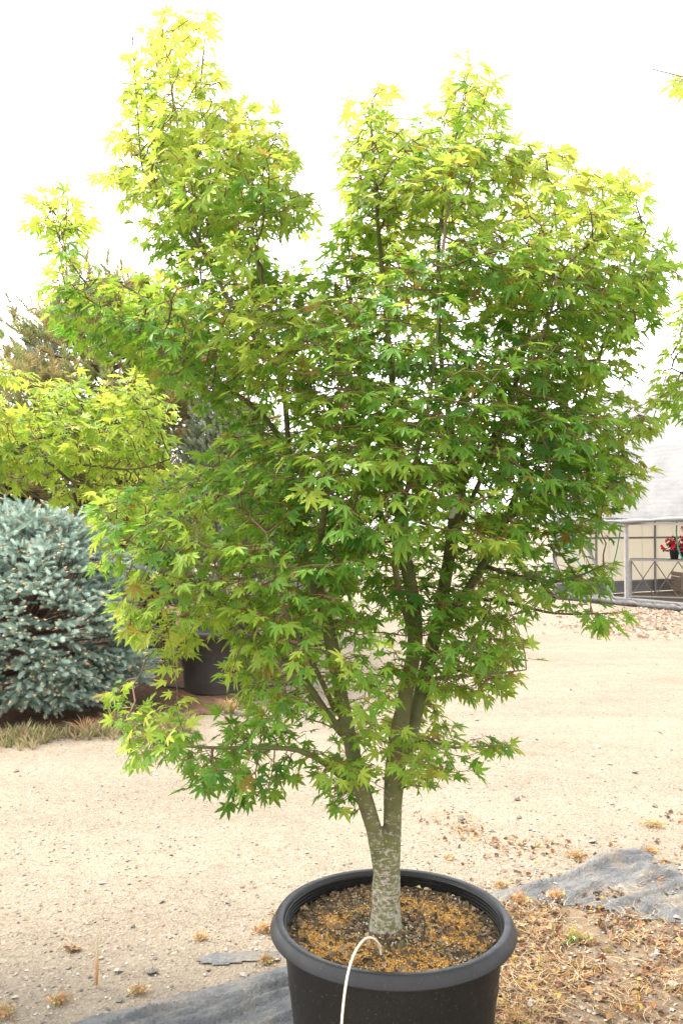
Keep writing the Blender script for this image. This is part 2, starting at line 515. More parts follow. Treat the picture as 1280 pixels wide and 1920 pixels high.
    # the leaves that show largest: near ones inside the frame
    c = Mx[:, :, 3]; px = 640 + c[:, 0] / c[:, 1] * F; py = YH - (c[:, 2] - CAMZ) / c[:, 1] * F
    fr = (px > 0) & (px < 1280) & (py > 0) & (py < 1920)
    score = np.where(fr, sz / c[:, 1], 0); big = np.zeros(m, bool)
    # front-facing crown shell first
    rank = score * np.exp(-(c[:, 1] - Y0) * 2.2)
    big[np.argsort(-rank)[:n_obj]] = True
    bi = np.nonzero(big)[0]
    cache = {}
    for q in bi:
        key = (int(vi[q]), int(age[q] * 3.99))
        if key not in cache:
            V, Fc, pm = LEAFV[key[0]]
            tt = np.tile([(key[1] + .5) / 4, .25 + .5 * random.random(), 0, 1], (len(V), 1)); tt[:, 2] = pm * .6
            cache[key] = mesh_np('leaf', V, Fc, leafmat, False, {'tint': tt})
        o = bpy.data.objects.new('leaf', cache[key]); COL.objects.link(o); o.parent = root
        o.matrix_basis = Matrix.Translation(-root.location) @ to_matrix(Mx[q])
    near_ = (c[:, 1] < Y0 - .02) & fr if n_attr > 9000 else np.zeros(m, bool)
    r1, r2 = ~big & near_, ~big & ~near_
    V, Fc, T = bake(Mx[r2], LEAFS, vi[r2], tint[r2])
    if r1.any():
        V1, F1, T1 = bake(Mx[r1], LEAFV, vi[r1], tint[r1]); F1 = F1 + len(V); V = np.concatenate([V, V1]); Fc = np.concatenate([Fc, F1]); T = np.concatenate([T, T1])
    link('foliage', mesh_np('foliage', V, Fc, leafmat, False, {'tint': T}), root, 'stuff')
    print(name, 'nodes', n, 'leaves', m)
    return root

# ------------------------------------------------------------------ ground
def ground_mat():
    m, n, b = mat('gravel_ground'); o = coords(n)
    big = tex(n, .55, 5, .6, o); fine = tex(n, 55, 6, .75, o); mid = tex(n, 6, 5, .65, o)
    vo = N(n, 'ShaderNodeTexVoronoi', Scale=75); n.links.new(o, vo.inputs['Vector'])
    c = ramp(n, big, [(.35, (.205, .168, .125)), (.52, (.245, .202, .151)), (.68, (.20, .163, .121))])
    trk = tex(n, 1, 5, .6, coords(n, (.35, 1.5, 1)), .6)
    c = mix(n, .5, c, ramp(n, trk, [(.36, (.36, .355, .35)), (.5, (.5, .5, .5)), (.62, (.62, .615, .60))]), 'OVERLAY')
    c = mix(n, .55, c, ramp(n, mid, [(.3, (.36, .34, .32)), (.7, (.62, .62, .62))]), 'OVERLAY')
    c = mix(n, .6, c, ramp(n, fine, [(.35, (.28, .27, .27)), (.5, (.5, .5, .5)), (.66, (.72, .72, .72))]), 'OVERLAY')
    sp = N(n, 'ShaderNodeSeparateColor'); n.links.new(vo.outputs['Color'], sp.inputs[0])
    st = ramp(n, sp.outputs[0], [(.0, (.11, .09, .07)), (.14, (.22, .185, .14)), (.88, (.225, .19, .145)), (.95, (.34, .31, .26))], 'CONSTANT')
    c = mix(n, .45, c, st)
    n.links.new(c, b.inputs['Base Color']); b.inputs['Roughness'].default_value = .95; b.inputs['Specular IOR Level'].default_value = .15
    ad = N(n, 'ShaderNodeMath', operation='ADD'); n.links.new(fine, ad.inputs[0]); n.links.new(vo.outputs['Distance'], ad.inputs[1])
    bump(n, b, ad.outputs[0], .012, .8)
    return m
M['ground'] = ground_mat()
def gh(x, y):      # gentle relief of the ground
    f = min(1, max(0, (y - 1) / 2)) * math.exp(-max(0, y - 14) / 8)
    return (.022 * noise.noise(Vector((x * .8, y * .8, 0))) + .010 * noise.noise(Vector((x * 3.1, y * 3.1, 5))) ) * f - .012
xs = np.unique(np.concatenate([-np.geomspace(1500, 10.1, 16), np.linspace(-10, 12, 190), np.geomspace(12.1, 1500, 16)]))
ys = np.unique(np.concatenate([np.linspace(-60, 1, 8), np.linspace(1, 24, 200), np.geomspace(24, 2500, 24)]))
Vg = [(x, y, gh(x, y)) for y in ys for x in xs]
nx = len(xs)
Fg = [(j * nx + i, j * nx + i + 1, (j + 1) * nx + i + 1, (j + 1) * nx + i) for j in range(len(ys) - 1) for i in range(nx - 1)]
tag(link('ground', mesh_np('ground', np.array(Vg), np.array(Fg), M['ground'])), kind='structure')

def sheet(name, outline, m, z=.006, res=.12, amp=.01, wr=None, edge=.05, hole=9):
    """an irregular flat area clipped from a grid, following the ground"""
    xs_ = [p[0] for p in outline]; ys_ = [p[1] for p in outline]
    X = np.arange(min(xs_) - .2, max(xs_) + .2, res); Y = np.arange(min(ys_) - .2, max(ys_) + .2, res)
    V = []; 
    for y in Y:
        for x in X:
            zz = ((wr(x, y)) if wr else amp * noise.noise(Vector((x * 5, y * 5, 3))) * .5 + amp * .5)
            V.append((x, y, zz))
    V = np.array(V); ed = np.clip(edge_dist(V[:, 0], V[:, 1], outline) / .09, .02, 1)
    V[:, 2] = V[:, 2] * ed + np.array([gh(v[0], v[1]) for v in V]) + z
    jx = np.array([noise.noise(Vector((v[0] * 4, v[1] * 4, 9))) for v in V]) * edge + np.array([noise.noise(Vector((v[0] * 15, v[1] * 15, 2))) for v in V]) * edge * .5
    nx_ = len(X)
    ins = in_poly(V[:, 0] + jx, V[:, 1] + jx, outline)
    if hole < 9: ins &= np.array([noise.noise(Vector((v[0] * 3.2, v[1] * 5, 21))) + .5 * noise.noise(Vector((v[0] * 14, v[1] * 14, 22))) < hole for v in V])
    Fs = []
    for j in range(len(Y) - 1):
        for i in range(nx_ - 1):
            q = (j * nx_ + i, j * nx_ + i + 1, (j + 1) * nx_ + i + 1, (j + 1) * nx_ + i)
            if ins[q[0]] and ins[q[1]] and ins[q[2]] and ins[q[3]]: Fs.append(q)
    Fs = np.array(Fs); used = np.unique(Fs); mp = -np.ones(len(V), int); mp[used] = np.arange(len(used))
    return link(name, mesh_np(name, V[used], mp[Fs], m))

M['mulch'] = plain('needle_mulch', (.15, .085, .05), .95, (.05, .032, .022), 22, .02, .1, detail=8)
ol = [tuple(G(px, py).xy) for px, py in [(-900, 1390), (-300, 1385), (0, 1392), (120, 1378), (230, 1358), (330, 1345), (430, 1335), (520, 1300), (600, 1235), (640, 1160), (640, 1080), (-900, 1080)]]
tag(sheet('mulch_bed', ol, M['mulch'], .004, .06, .03, edge=.22), kind='structure')
M['dirt'] = plain('litter_soil', (.19, .14, .09), .95, (.075, .052, .036), 7, .012, .1, detail=9)
ol2 = [tuple(G(px, py).xy) for px, py in [(960, 1700), (1060, 1690), (1180, 1705), (1300, 1715), (1500, 1720), (1900, 2200), (1200, 2600), (900, 2300), (920, 1900), (940, 1780)]]
tag(sheet('dirt_patch', ol2, M['dirt'], .003, .03, .004, edge=.12), kind='structure')

# ------------------------------------------------------------------ landscape fabric strips
def fabric_mat():
    m, n, b = mat('weed_cloth'); o = coords(n)
    c = ramp(n, tex(n, 3.5, 6, .7, o), [(.34, (.050, .052, .055)), (.50, (.10, .10, .10)), (.58, (.14, .125, .105)), (.68, (.21, .17, .125))])
    c = mix(n, .5, c, ramp(n, tex(n, 90, 3, .6, o), [(.3, (.32, .32, .32)), (.7, (.7, .7, .7))]), 'OVERLAY')
    n.links.new(c, b.inputs['Base Color']); b.inputs['Roughness'].default_value = .5; b.inputs['Specular IOR Level'].default_value = .5
    wv = N(n, 'ShaderNodeTexWave', Scale=260); wv.bands_direction = 'X'; n.links.new(o, wv.inputs[0])
    ad = N(n, 'ShaderNodeMath', operation='ADD'); n.links.new(tex(n, 1, 6, .7, coords(n, (9, 30, 9)), 1.5), ad.inputs[0]); n.links.new(tex(n, 40, 4, .7, o), ad.inputs[1])
    bump(n, b, ad.outputs[0], .02, .8); return m
M['fabric'] = fabric_mat()
ax = (Vector((1.72, 4.83)) - Vector((-.995, 3.06))).normalized(); an = Vector((-ax.y, ax.x))
WR0 = 0
def wrinkle(x, y):
    u = x * ax.x + y * ax.y; v = x * an.x + y * an.y
    r1 = noise.noise(Vector((u * 1.1, v * 9, 0))); r2 = noise.noise(Vector((u * 2.5, v * 22, 4)))
    return .002 + .030 * max(0, 1 - abs(r1) * 6) + .014 * max(0, 1 - abs(r2) * 4) + .008 * noise.noise(Vector((x * 6, y * 6, 1)))
def wrinkle2(x, y):
    h = wrinkle(x, y)
    c = G(1130, 1612); u = (x - c.x) * ax.x + (y - c.y) * ax.y; v = (x - c.x) * an.x + (y - c.y) * an.y
    d = (u / .22) ** 2 + (v / .045) ** 2
    return h + .075 * math.exp(-d)
fo = [tuple(G(px, py).xy) for px, py in [(90, 1925), (170, 1895), (300, 1862), (420, 1832), (545, 1798), (700, 1760), (760, 1800), (700, 2100), (300, 2300), (-200, 2100)]]
f1 = sheet('ground_cloth', fo, M['fabric'], .006, .014, 0, wrinkle, .05, hole=.8)
tag(f1, 'long grey dusty weed cloth strip lying left of the big black pot', 'ground cloth', 'weed cloth strips')
fo = [tuple(G(px, py).xy) for px, py in [(900, 1668), (960, 1655), (1040, 1638), (1090, 1612), (1150, 1590), (1215, 1572), (1225, 1598), (1262, 1608), (1290, 1650), (1400, 1660), (1420, 1730), (1280, 1722), (1180, 1712), (1090, 1702), (1040, 1690), (960, 1690), (860, 1695)]]
f2 = sheet('ground_cloth', fo, M['fabric'], .006, .014, 0, wrinkle2, .05, hole=.75)
tag(f2, 'wrinkled grey weed cloth with a raised fold behind the pot on the right', 'ground cloth', 'weed cloth strips')
fo = [tuple(G(px, py).xy) for px, py in [(362, 1788), (400, 1775), (450, 1776), (520, 1775), (530, 1795), (470, 1792), (410, 1798), (370, 1798)]]
f3 = sheet('ground_cloth', fo, M['fabric'], .006, .012, 0, lambda x, y: .012 + .03 * max(0, noise.noise(Vector((x * 7, y * 9, 2)))), .02)
tag(f3, 'small torn crumpled scrap of dark weed cloth at the gravel edge', 'ground cloth', 'weed cloth strips')

# ------------------------------------------------------------------ loose bits on the ground
def rock_variant(seed):
    r = random.Random(seed); V = []; 
    for th, z in ((0, 1), (0, 0), (0, -1)): pass
    V = [(0, 0, .55 * r.uniform(.8, 1.2))]
    k = 5
    for j in range(k):
        a = 2 * math.pi * (j + r.uniform(-.25, .25)) / k; q = r.uniform(.7, 1.15)
        V.append((math.cos(a) * q, math.sin(a) * q * .75, r.uniform(-.05, .3)))
    V.append((r.uniform(-.2, .2), 0, -.4))
    Fc = [(0, 1 + j, 1 + (j + 1) % k) for j in range(k)] + [(6, 1 + (j + 1) % k, 1 + j) for j in range(k)]
    return np.array(V), np.array(Fc), None
def dry_leaf_variant(seed):
    r = random.Random(seed); V = []; c = r.uniform(.3, .9)
    for i in range(4):
        y = -1 + 2 * i / 3; wd = (.15, .75, .6, .05)[i] * r.uniform(.8, 1.2)
        for s_ in (-1, 0, 1):
            V.append((s_ * wd, y, c * abs(s_) * wd * .9 + .25 * y * y * r.uniform(0, 1) + r.uniform(-.08, .08)))
    Fc = []
    for i in range(3):
        for s_ in (0, 1):
            a = i * 3 + s_; Fc += [(a, a + 1, a + 4), (a, a + 4, a + 3)]
    return np.array(V), np.array(Fc), None
def straw_variant(seed):
    r = random.Random(seed); V = []; k = 5; x = 0; z = 0; an_ = 0; p = [0, -1, 0]
    bend = r.uniform(-.5, .5)
    for i in range(k):
        V.append((p[0] - .02, p[1], p[2] + .01)); V.append((p[0] + .02, p[1], p[2] + .01))
        an_ += bend + r.uniform(-.25, .25); p = [p[0] + math.sin(an_) * .45, p[1] + math.cos(an_) * .45, max(0, p[2] + r.uniform(-.08, .1))]
    Fc = []
    for i in range(k - 1):
        a = 2 * i; Fc += [(a, a + 1, a + 3), (a, a + 3, a + 2)]
    return np.array(V), np.array(Fc), None
ROCKV = [rock_variant(i) for i in range(6)]; DRYV = [dry_leaf_variant(i) for i in range(6)]; STRV = [straw_variant(i) for i in range(6)]
def scatter(name, n, region, variants, size, cols, m, flat=.25, lift=.3, parent=None, zf=None, kind='stuff', power=1.6, zscale=1):
    """region: callable giving (x,y) arrays; cols: list of rgb"""
    x, y = region(n); n = len(x)
    z = np.array([(zf(a, b) if zf else gh(a, b) + (.006 if a > .5 and b < 4.3 else 0)) for a, b in zip(x, y)])
    sz = size[0] + (size[1] - size[0]) * RNG.uniform(0, 1, n) ** power
    a = RNG.uniform(0, 2 * math.pi, n)
    d = np.stack([np.cos(a), np.sin(a), RNG.normal(size=n) * flat], 1)
    nr = np.array([[0, 0, 1.]]) + RNG.normal(size=(n, 3)) * flat
    s3 = np.stack([sz, sz, sz * zscale], 1)
    Mx = frames(np.stack([x, y, z + sz * lift], 1), d, nr, s3)
    C = np.array(cols)[RNG.integers(0, len(cols), n)] * RNG.uniform(.75, 1.2, (n, 1))
    T = np.concatenate([np.clip(C, 0, 1), np.ones((n, 1))], 1)
    V, Fc, T = bake(Mx, variants, RNG.integers(0, len(variants), n), T)
    return link(name, mesh_np(name, V, Fc, m, False, {'tint': T}), parent, kind)
def region_px(dens, ylo, yhi, xlo=-40, xhi=1320, z=0):
    """points on the ground, even in the picture's rows, kept by a density function of place"""
    def f(n):
        X, Y = [], []
        while len(X) < n:
            px = RNG.uniform(xlo, xhi, 3000); py = RNG.uniform(ylo, yhi, 3000)
            d = CAMZ * F / (py - YH); x = (px - 640) / F * d
            for a, b, u, v in zip(x, d, px, py):
                if random.random() < dens(a, b, u, v): X.append(a); Y.append(b)
        return np.array(X[:n]), np.array(Y[:n])
    return f
def nz2(x, y, f, s=0): return noise.noise(Vector((x * f, y * f, s)))
stone_cols = [(.24, .21, .18), (.19, .165, .14), (.28, .25, .21), (.13, .115, .10), (.23, .17, .13), (.36, .33, .29)]
def dens_g(x, y, u, v):
    return .25 + .9 * max(0, nz2(x, y, 1.1, 3) + .25) + (.5 if u > 700 and v > 1450 else 0)
scatter('gravel', 12500, region_px(dens_g, 1150, 1960), ROCKV, (.0035, .013), stone_cols, M['tint'], .2, .15, power=2.6)
tag(bpy.data.objects['gravel'], 'loose stone chips scattered over the sandy yard', 'gravel')
scatter('stones', 130, region_px(lambda x, y, u, v: .3 + (u > 800) * .7, 1250, 1960), ROCKV, (.014, .032), stone_cols[:4], M['tint'], .2, .2, power=2.2)
tag(bpy.data.objects['stones'], 'larger flat stones half sunk in the gravel yard', 'stones', kind='stuff')
lit_cols = [(.24, .11, .05), (.32, .18, .07), (.18, .085, .05), (.34, .22, .12), (.11, .07, .045), (.26, .15, .09), (.34, .25, .07), (.14, .11, .085)]
def dens_l(x, y, u, v):      # bottom right quarter and along the strips
    a = 0
    if u > 880:
        t = (v - 1690) / 60 - max(0, u - 1050) / 500
        a = min(1, max(0, t)) * (.06 + 1.6 * max(0, nz2(x, y, 2.6, 7) + .6 * nz2(x, y, 8, 17) + .08))
        if 1690 < v and u < 1050: a = max(a, .5)
    a = max(a, .06 * (v > 1560 and u > 800), .22 * (nz2(x, y, 2.0, 11) > .33 and v > 1500 and u > 760), .8 * (nz2(x, y, 2.6, 12) > .42 and v > 1700))
    return a
scatter('leaf_litter', 5200, region_px(dens_l, 1500, 1990), DRYV, (.005, .019), lit_cols, M['litter'], .6, .45)
tag(bpy.data.objects['leaf_litter'], 'curled brown dead maple leaves lying right of the big pot', 'leaf litter')
scatter('straw', 9000, region_px(dens_l, 1520, 1990), STRV, (.014, .075), [(.40, .29, .16), (.34, .21, .11), (.46, .37, .23), (.24, .15, .08)], M['litter'], .18, .2)
tag(bpy.data.objects['straw'], 'bleached dry grass stems strewn right of the big pot', 'straw')
def dens_m(x, y, u, v): return 1 if (v < 1385 and u < 560) else 0
scatter('needle_litter', 2500, region_px(dens_m, 1150, 1385, -60, 560), STRV, (.02, .06), [(.30, .15, .08), (.22, .12, .07), (.36, .2, .1)], M['litter'], .2, .3)
tag(bpy.data.objects['needle_litter'], 'red brown fallen needles on the bed behind the spruce', 'needle litter')
def reg_grass(n):
    X, Y = [], []
    while len(X) < n:
        g = G(random.uniform(-80, 340), random.gauss(1384, 9)); g.y += .0
        q = g.y - (G(0, 1384).y + (.9 if False else 0) + max(0, (640 + g.x / g.y * F) - 80) * .0035)
        if random.random() < .25 + nz2(g.x, g.y, 2, 5): X.append(g.x); Y.append(g.y + max(0, (640 + g.x / g.y * F) - 120) * .0022)
    return np.array(X), np.array(Y)
GRV = []
for sd_ in range(5):
    r_ = random.Random(sd_); V_ = []; F_ = []
    for q_ in range(7):
        a_ = r_.uniform(0, 6.28); l_ = r_.uniform(.2, .7); h_ = r_.uniform(.4, 1.1); b_i = len(V_)
        c_, s_ = math.cos(a_), math.sin(a_)
        # local y is up for these blades
        V_ += [(-.03 * s_, 0, .03 * c_), (.03 * s_, 0, -.03 * c_), (c_ * l_ * .4, h_ * .6, s_ * l_ * .4), (c_ * l_, h_, s_ * l_)]
        F_ += [(b_i, b_i + 1, b_i + 2), (b_i + 2, b_i + 1, b_i + 3)]
    GRV.append((np.array(V_), np.array(F_), None))
gx, gy = reg_grass(900)
gM = frames(np.stack([gx, gy, np.array([gh(a, b) for a, b in zip(gx, gy)])], 1), np.array([[0, 0, 1.]]) + RNG.normal(size=(900, 3)) * .15, rand_unit(900), RNG.uniform(.03, .13, 900))
gC = np.array([(.36, .28, .15, 1), (.30, .27, .12, 1), (.42, .35, .21, 1), (.20, .21, .08, 1)])[RNG.integers(0, 4, 900)]
gV, gF, gT = bake(gM, GRV, RNG.integers(0, 5, 900), gC)
tag(link('grass', mesh_np('grass', gV, gF, M['litter'], False, {'tint': gT})), 'thin strip of pale dry grass along the foot of the blue spruce', 'grass', kind='stuff')
def dens_w(x, y, u, v): return max(0, min(1, (1200 - v) / 35)) * min(1, max(.1, (u - 1030) / 120)) * (.35 + max(0, nz2(x, y, 1.2, 2) + .3))
scatter('chip_litter', 1500, region_px(dens_w, 1140, 1222, 980, 1400), DRYV, (.02, .05), [(.42, .30, .22), (.35, .22, .15), (.5, .4, .3), (.3, .24, .2)], M['litter'], .3, .3)
tag(bpy.data.objects['chip_litter'], 'pale leaf and bark litter along the greenhouse foot', 'bark litter')

# dried weed tufts: each one a thing
def tuft_mesh(seed, n, h, spread, col, mname='litter', wd=.0022, leafy=False):
    r = random.Random(seed); V = []; Fc = []; T = []
    for i in range(n):
        a = r.uniform(0, 6.283); s_ = spread * r.uniform(.2, 1); hh = h * r.uniform(.35, 1)
        base = Vector((math.cos(a) * s_ * .2, math.sin(a) * s_ * .2, -.005)); tip = Vector((math.cos(a) * s_, math.sin(a) * s_, hh))
        mid = (base + tip) / 2 + Vector((0, 0, hh * .25)); sdv = Vector((-math.sin(a), math.cos(a), 0)) * wd
        b0 = len(V); V += [base - sdv, base + sdv, mid - sdv * .8, mid + sdv * .8, tip]
        Fc += [(b0, b0 + 1, b0 + 3), (b0, b0 + 3, b0 + 2), (b0 + 2, b0 + 3, b0 + 4)]
        c = [x * r.uniform(.7, 1.25) for x in r.choice(col)]
        T += [(*c, 1)] * 5
    return mesh_np('tuft', np.array([tuple(v) for v in V]), np.array(Fc), M[mname], False, {'tint': np.array(T)})
straw_c = [(.50, .34, .17), (.44, .27, .12), (.56, .44, .26), (.38, .22, .10)]
def mat_mesh(seed, n, h, spread, col, sz=.03):
    """a low tangle of fine dead stems and crumbs"""
    r = random.Random(seed); ps, ds, ss, cs = [], [], [], []
    for i in range(n):
        a = r.uniform(0, 6.283); q = abs(r.gauss(0, .33)) * spread; el_ = r.uniform(.0, 1.2)
        ps.append((math.cos(a) * q * 1.3, math.sin(a) * q, h * r.uniform(0, .55) * max(0, 1 - q / spread)))
        a2 = a + r.gauss(0, .9); ds.append((math.cos(a2) * math.cos(el_), math.sin(a2) * math.cos(el_), math.sin(el_)))
        ss.append(sz * r.uniform(.35, 1.1)); cs.append([x * r.uniform(.7, 1.25) for x in r.choice(col)] + [1])
    Mx = frames(np.array(ps), np.array(ds), rand_unit(n), np.array(ss))
    V, Fc, T = bake(Mx, STRV, RNG.integers(0, 6, n), np.array(cs))
    k = n // 2
    Mx2 = frames(np.array(ps)[:k] * (1, 1, .4) + (0, 0, .004), np.array(ds)[:k], rand_unit(k), np.array(ss)[:k] * .28)
    V2, F2, T2 = bake(Mx2, DRYV, RNG.integers(0, 6, k), np.array(cs)[:k])
    return mesh_np('tuft', np.concatenate([V, V2]), np.concatenate([Fc, F2 + len(V)]), M['litter'], False, {'tint': np.concatenate([T, T2])})
weeds = [
 (185, 1838, .05, .05, 'thin upright dried weed stalks left of the cloth strip', 'stalk'),
 (115, 1865, .03, .09, 'flat orange dried weed mat at lower left beside the cloth', None),
 (12, 1890, .05, .09, 'orange dried weed clump at the lower left corner', None),
 (262, 1850, .03, .06, 'small tan dried weed patch just above the left cloth strip', None),
 (378, 1750, .025, .06, 'yellowish dried weed patch above the torn cloth scrap', None),
 (500, 1735, .05, .10, 'orange dried weed clump touching the left rim of the pot', None),
 (500, 1795, .05, .05, 'rusty dried weed poking out beside the torn cloth scrap', None),
 (970, 1685, .09, .08, 'pale straw tuft standing right behind the pot rim', None),
 (960, 1910, .10, .08, 'bushy tan straw tuft at the foot of the pot on the right', None),
 (1075, 1600, .03, .10, 'low orange dried weed along the top of the right cloth', None),
 (1215, 1640, .04, .09, 'round tan weed cushion growing through the right cloth', None),
 (1220, 1540, .03, .13, 'wide orange dried weed mat above the right cloth', None),
 (1215, 1588, .03, .08, 'dry weed mat at the notch of the right cloth edge', None),
 (1075, 1760, .11, .09, 'thin straw tuft with a few green blades right of the pot', None),
 (935, 1655, .025, .06, 'yellow dried weed sprig behind the pot rim', None),
 (1040, 1680, .07, .08, 'straw tuft between pot and right cloth', None),
 (430, 1335, .14, .18, 'dry grass tuft at the mulch edge behind the low maple branch', None),
 (165, 1372, .12, .30, 'pale dry grass tuft at the foot of the blue spruce', None),
 (215, 1360, .16, .20, 'green tinged grass tuft under the right side of the blue spruce', None),
 (60, 1380, .09, .30, 'low dry grass patch before the blue spruce', None),
]
for i, (px, py, h, sp_, lab, kd) in enumerate(weeds):
    g = G(px, py); g.z = gh(g.x, g.y)
    cc = straw_c if 'green' not in lab else straw_c + [(.25, .35, .08)] * 2
    if kd is None and py > 1450: me = mat_mesh(100 + i, int(240 * max(1, sp_ / .07)), h, sp_ * .8, cc, .020 + h * .22)
    else: me = tuft_mesh(100 + i, 160 if kd is None else 22, h if kd is None else .24, sp_ * (1 if kd is None else .8), cc, wd=.0009 if py > 1450 else .0035)
    o = link('weed_tuft', me); o.location = g + Vector((0, 0, .012)); tag(o, lab, 'weed', 'dried weeds about the yard')

# ------------------------------------------------------------------ the big nursery pot
PC = Vector((.163, 2.74, 0)); RIM = .54
def pot_mat(name, a, c2, dust=.5):
    m, n, b = mat(name); o = coords(n)
    f = ramp(n, tex(n, 5, 7, .75, o), [(.45, (0, 0, 0)), (.75, (1, 1, 1))])
    f2 = ramp(n, tex(n, 130, 3, .6, o), [(.62, (0, 0, 0)), (.72, (1, 1, 1))])
    c = mix(n, f, a, tuple(x * 1.6 for x in a)); x = N(n, 'ShaderNodeMath', operation='MULTIPLY'); n.links.new(f2, x.inputs[0]); x.inputs[1].default_value = dust
    c = mix(n, x.outputs[0], c, c2)
    n.links.new(c, b.inputs['Base Color']); b.inputs['Specular IOR Level'].default_value = .3
    n.links.new(ramp(n, tex(n, 12, 5, .7, o), [(.3, (.34,) * 3), (.7, (.6,) * 3)]), b.inputs['Roughness'])
    bump(n, b, tex(n, 300, 2, .5, o), .0006, .3)
    return m
M['pot'] = pot_mat('pot_plastic', (.006, .0055, .005), (.10, .075, .05), .55)
M['pot_rim'] = pot_mat('pot_rim_plastic', (.016, .0155, .016), (.12, .10, .08), .25)
pot = thing('nursery_pot', PC, 'large black plastic nursery pot holding the green maple', 'pot')
b_ = MB(); b_.lathe([(.0, .004), (.285, .004), (.292, .012), (.325, .30), (.346, RIM - .062), (.346, RIM - .02)], PC, 96); b_.build('pot_body', M['pot'], pot, True)
b_ = MB(); rz = RIM
b_.lathe([(.346, rz - .034), (.366, rz - .037), (.384, rz - .037), (.3885, rz - .035), (.3885, rz - .031), (.374, rz - .006), (.370, rz - .001), (.366, rz), (.352, rz), (.347, rz - .003), (.3445, rz - .009)], PC, 128)
b_.build('pot_rim', M['pot_rim'], pot, True)
b_ = MB(); prof = [(.344, rz - .009)]
z = rz - .012
for k in range(5):
    prof += [(.3425, z), (.3395, z - .002), (.3395, z - .0075), (.3425, z - .0095)]; z -= .0115
prof += [(.338, z - .01), (.332, rz - .2)]
b_.lathe(prof, PC, 96); b_.build('pot_lining', M['pot'], pot, False)
# soil
def soil_h(x, y):
    d = math.hypot(x - PC.x, y - PC.y); t = math.hypot(x - .135, y - 2.72)
    return RIM - .058 + .026 * math.exp(-(t / .13) ** 2) + .006 * noise.noise(Vector((x * 22, y * 22, 0))) + .009 * noise.noise(Vector((x * 8, y * 8, 4))) + .010 * max(0, (d - .27) / .07) * (1 if noise.noise(Vector((x * 5, y * 5, 8))) > -.1 else .2)
V = [(PC.x, PC.y, soil_h(PC.x, PC.y))]; Fs = []; nr_, na = 26, 90
for i in range(1, nr_ + 1):
    for j in range(na):
        a = 2 * math.pi * j / na; r = .338 * i / nr_
        x, y = PC.x + r * math.cos(a), PC.y + r * math.sin(a); V.append((x, y, soil_h(x, y)))
F3 = [(0, 1 + j, 1 + (j + 1) % na) for j in range(na)]
F4 = [(1 + (i - 1) * na + j, 1 + i * na + j, 1 + i * na + (j + 1) % na, 1 + (i - 1) * na + (j + 1) % na) for i in range(1, nr_) for j in range(na)]
M['soil'] = plain('potting_mix', (.19, .13, .07), .95, (.05, .037, .026), 90, .008, .1, detail=8)
link('soil', mesh_np('soil', np.array(V), [np.array(F4), np.array(F3)], M['soil']), pot)
def reg_pot(keep):
    def f(n):
        X, Y = [], []
        while len(X) < n:
            r = .332 * math.sqrt(random.random()); a = random.uniform(0, 6.283)
            x, y = PC.x + r * math.cos(a), PC.y + r * math.sin(a)
            if random.random() < keep(x, y, r, a): X.append(x); Y.append(y)
        return np.array(X), np.array(Y)
    return f
def k_or(x, y, r, a):        # fertiliser prills lie in a broken ring
    q = noise.noise(Vector((x * 9, y * 9, 3)))
    v = 1 if .12 < r < .30 else (.0 if r > .30 else .12)
    if y > PC.y + .10 and x < PC.x + .02: v *= .25
    return v * max(0, min(1, .75 + q * 1.9))
scatter('granules', 13000, reg_pot(k_or), ROCKV, (.0022, .0048), [(.42, .21, .04), (.50, .27, .06), (.36, .17, .04), (.52, .33, .11)], M['tint'], .5, .5, pot, soil_h, zscale=1.3)
scatter('perlite', 1900, reg_pot(lambda x, y, r, a: 1 if r < .17 else .35), ROCKV, (.0018, .0048), [(.60, .54, .42), (.48, .42, .32), (.66, .62, .55)], M['tint'], .5, .5, pot, soil_h)
scatter('bark_chips', 2600, reg_pot(lambda x, y, r, a: 1 if (r > .27 or r < .16) else .4), DRYV, (.003, .011), [(.12, .08, .045), (.20, .14, .08), (.07, .05, .03), (.30, .21, .12)], M['tint'], .6, .5, pot, soil_h)
scatter('moss', 1500, reg_pot(lambda x, y, r, a: 1 if r < .19 and noise.noise(Vector((x * 14, y * 14, 1))) > .05 else 0), ROCKV, (.002, .005), [(.10, .13, .02), (.16, .18, .03), (.07, .09, .02)], M['tint'], .6, .3, pot, soil_h)

# pale dead leaves lying in the pot
for (px, py, s_, lab) in [(800, 1672, .016, 'pale curled dead leaf at the back of the pot soil'), (783, 1668, .013, 'tan dead leaf beside the paler one at the back of the pot'), (722, 1752, .010, 'yellow fallen leaf at the foot of the trunk')]:
    g = G(px, py, RIM - .06); g.z = soil_h(g.x, g.y)
    V, Fc, _ = dry_leaf_variant(int(px)); c = (.62, .5, .28) if px != 722 else (.5, .5, .05)
    me = mesh_np('dead_leaf', V * s_, Fc, M['litter'], False, {'tint': np.tile([*c, 1], (len(V), 1))})
    o = link('dead_leaf', me); o.location = g + Vector((0, 0, .008)); o.rotation_euler = (.2, .1, px); tag(o, lab, 'leaf')

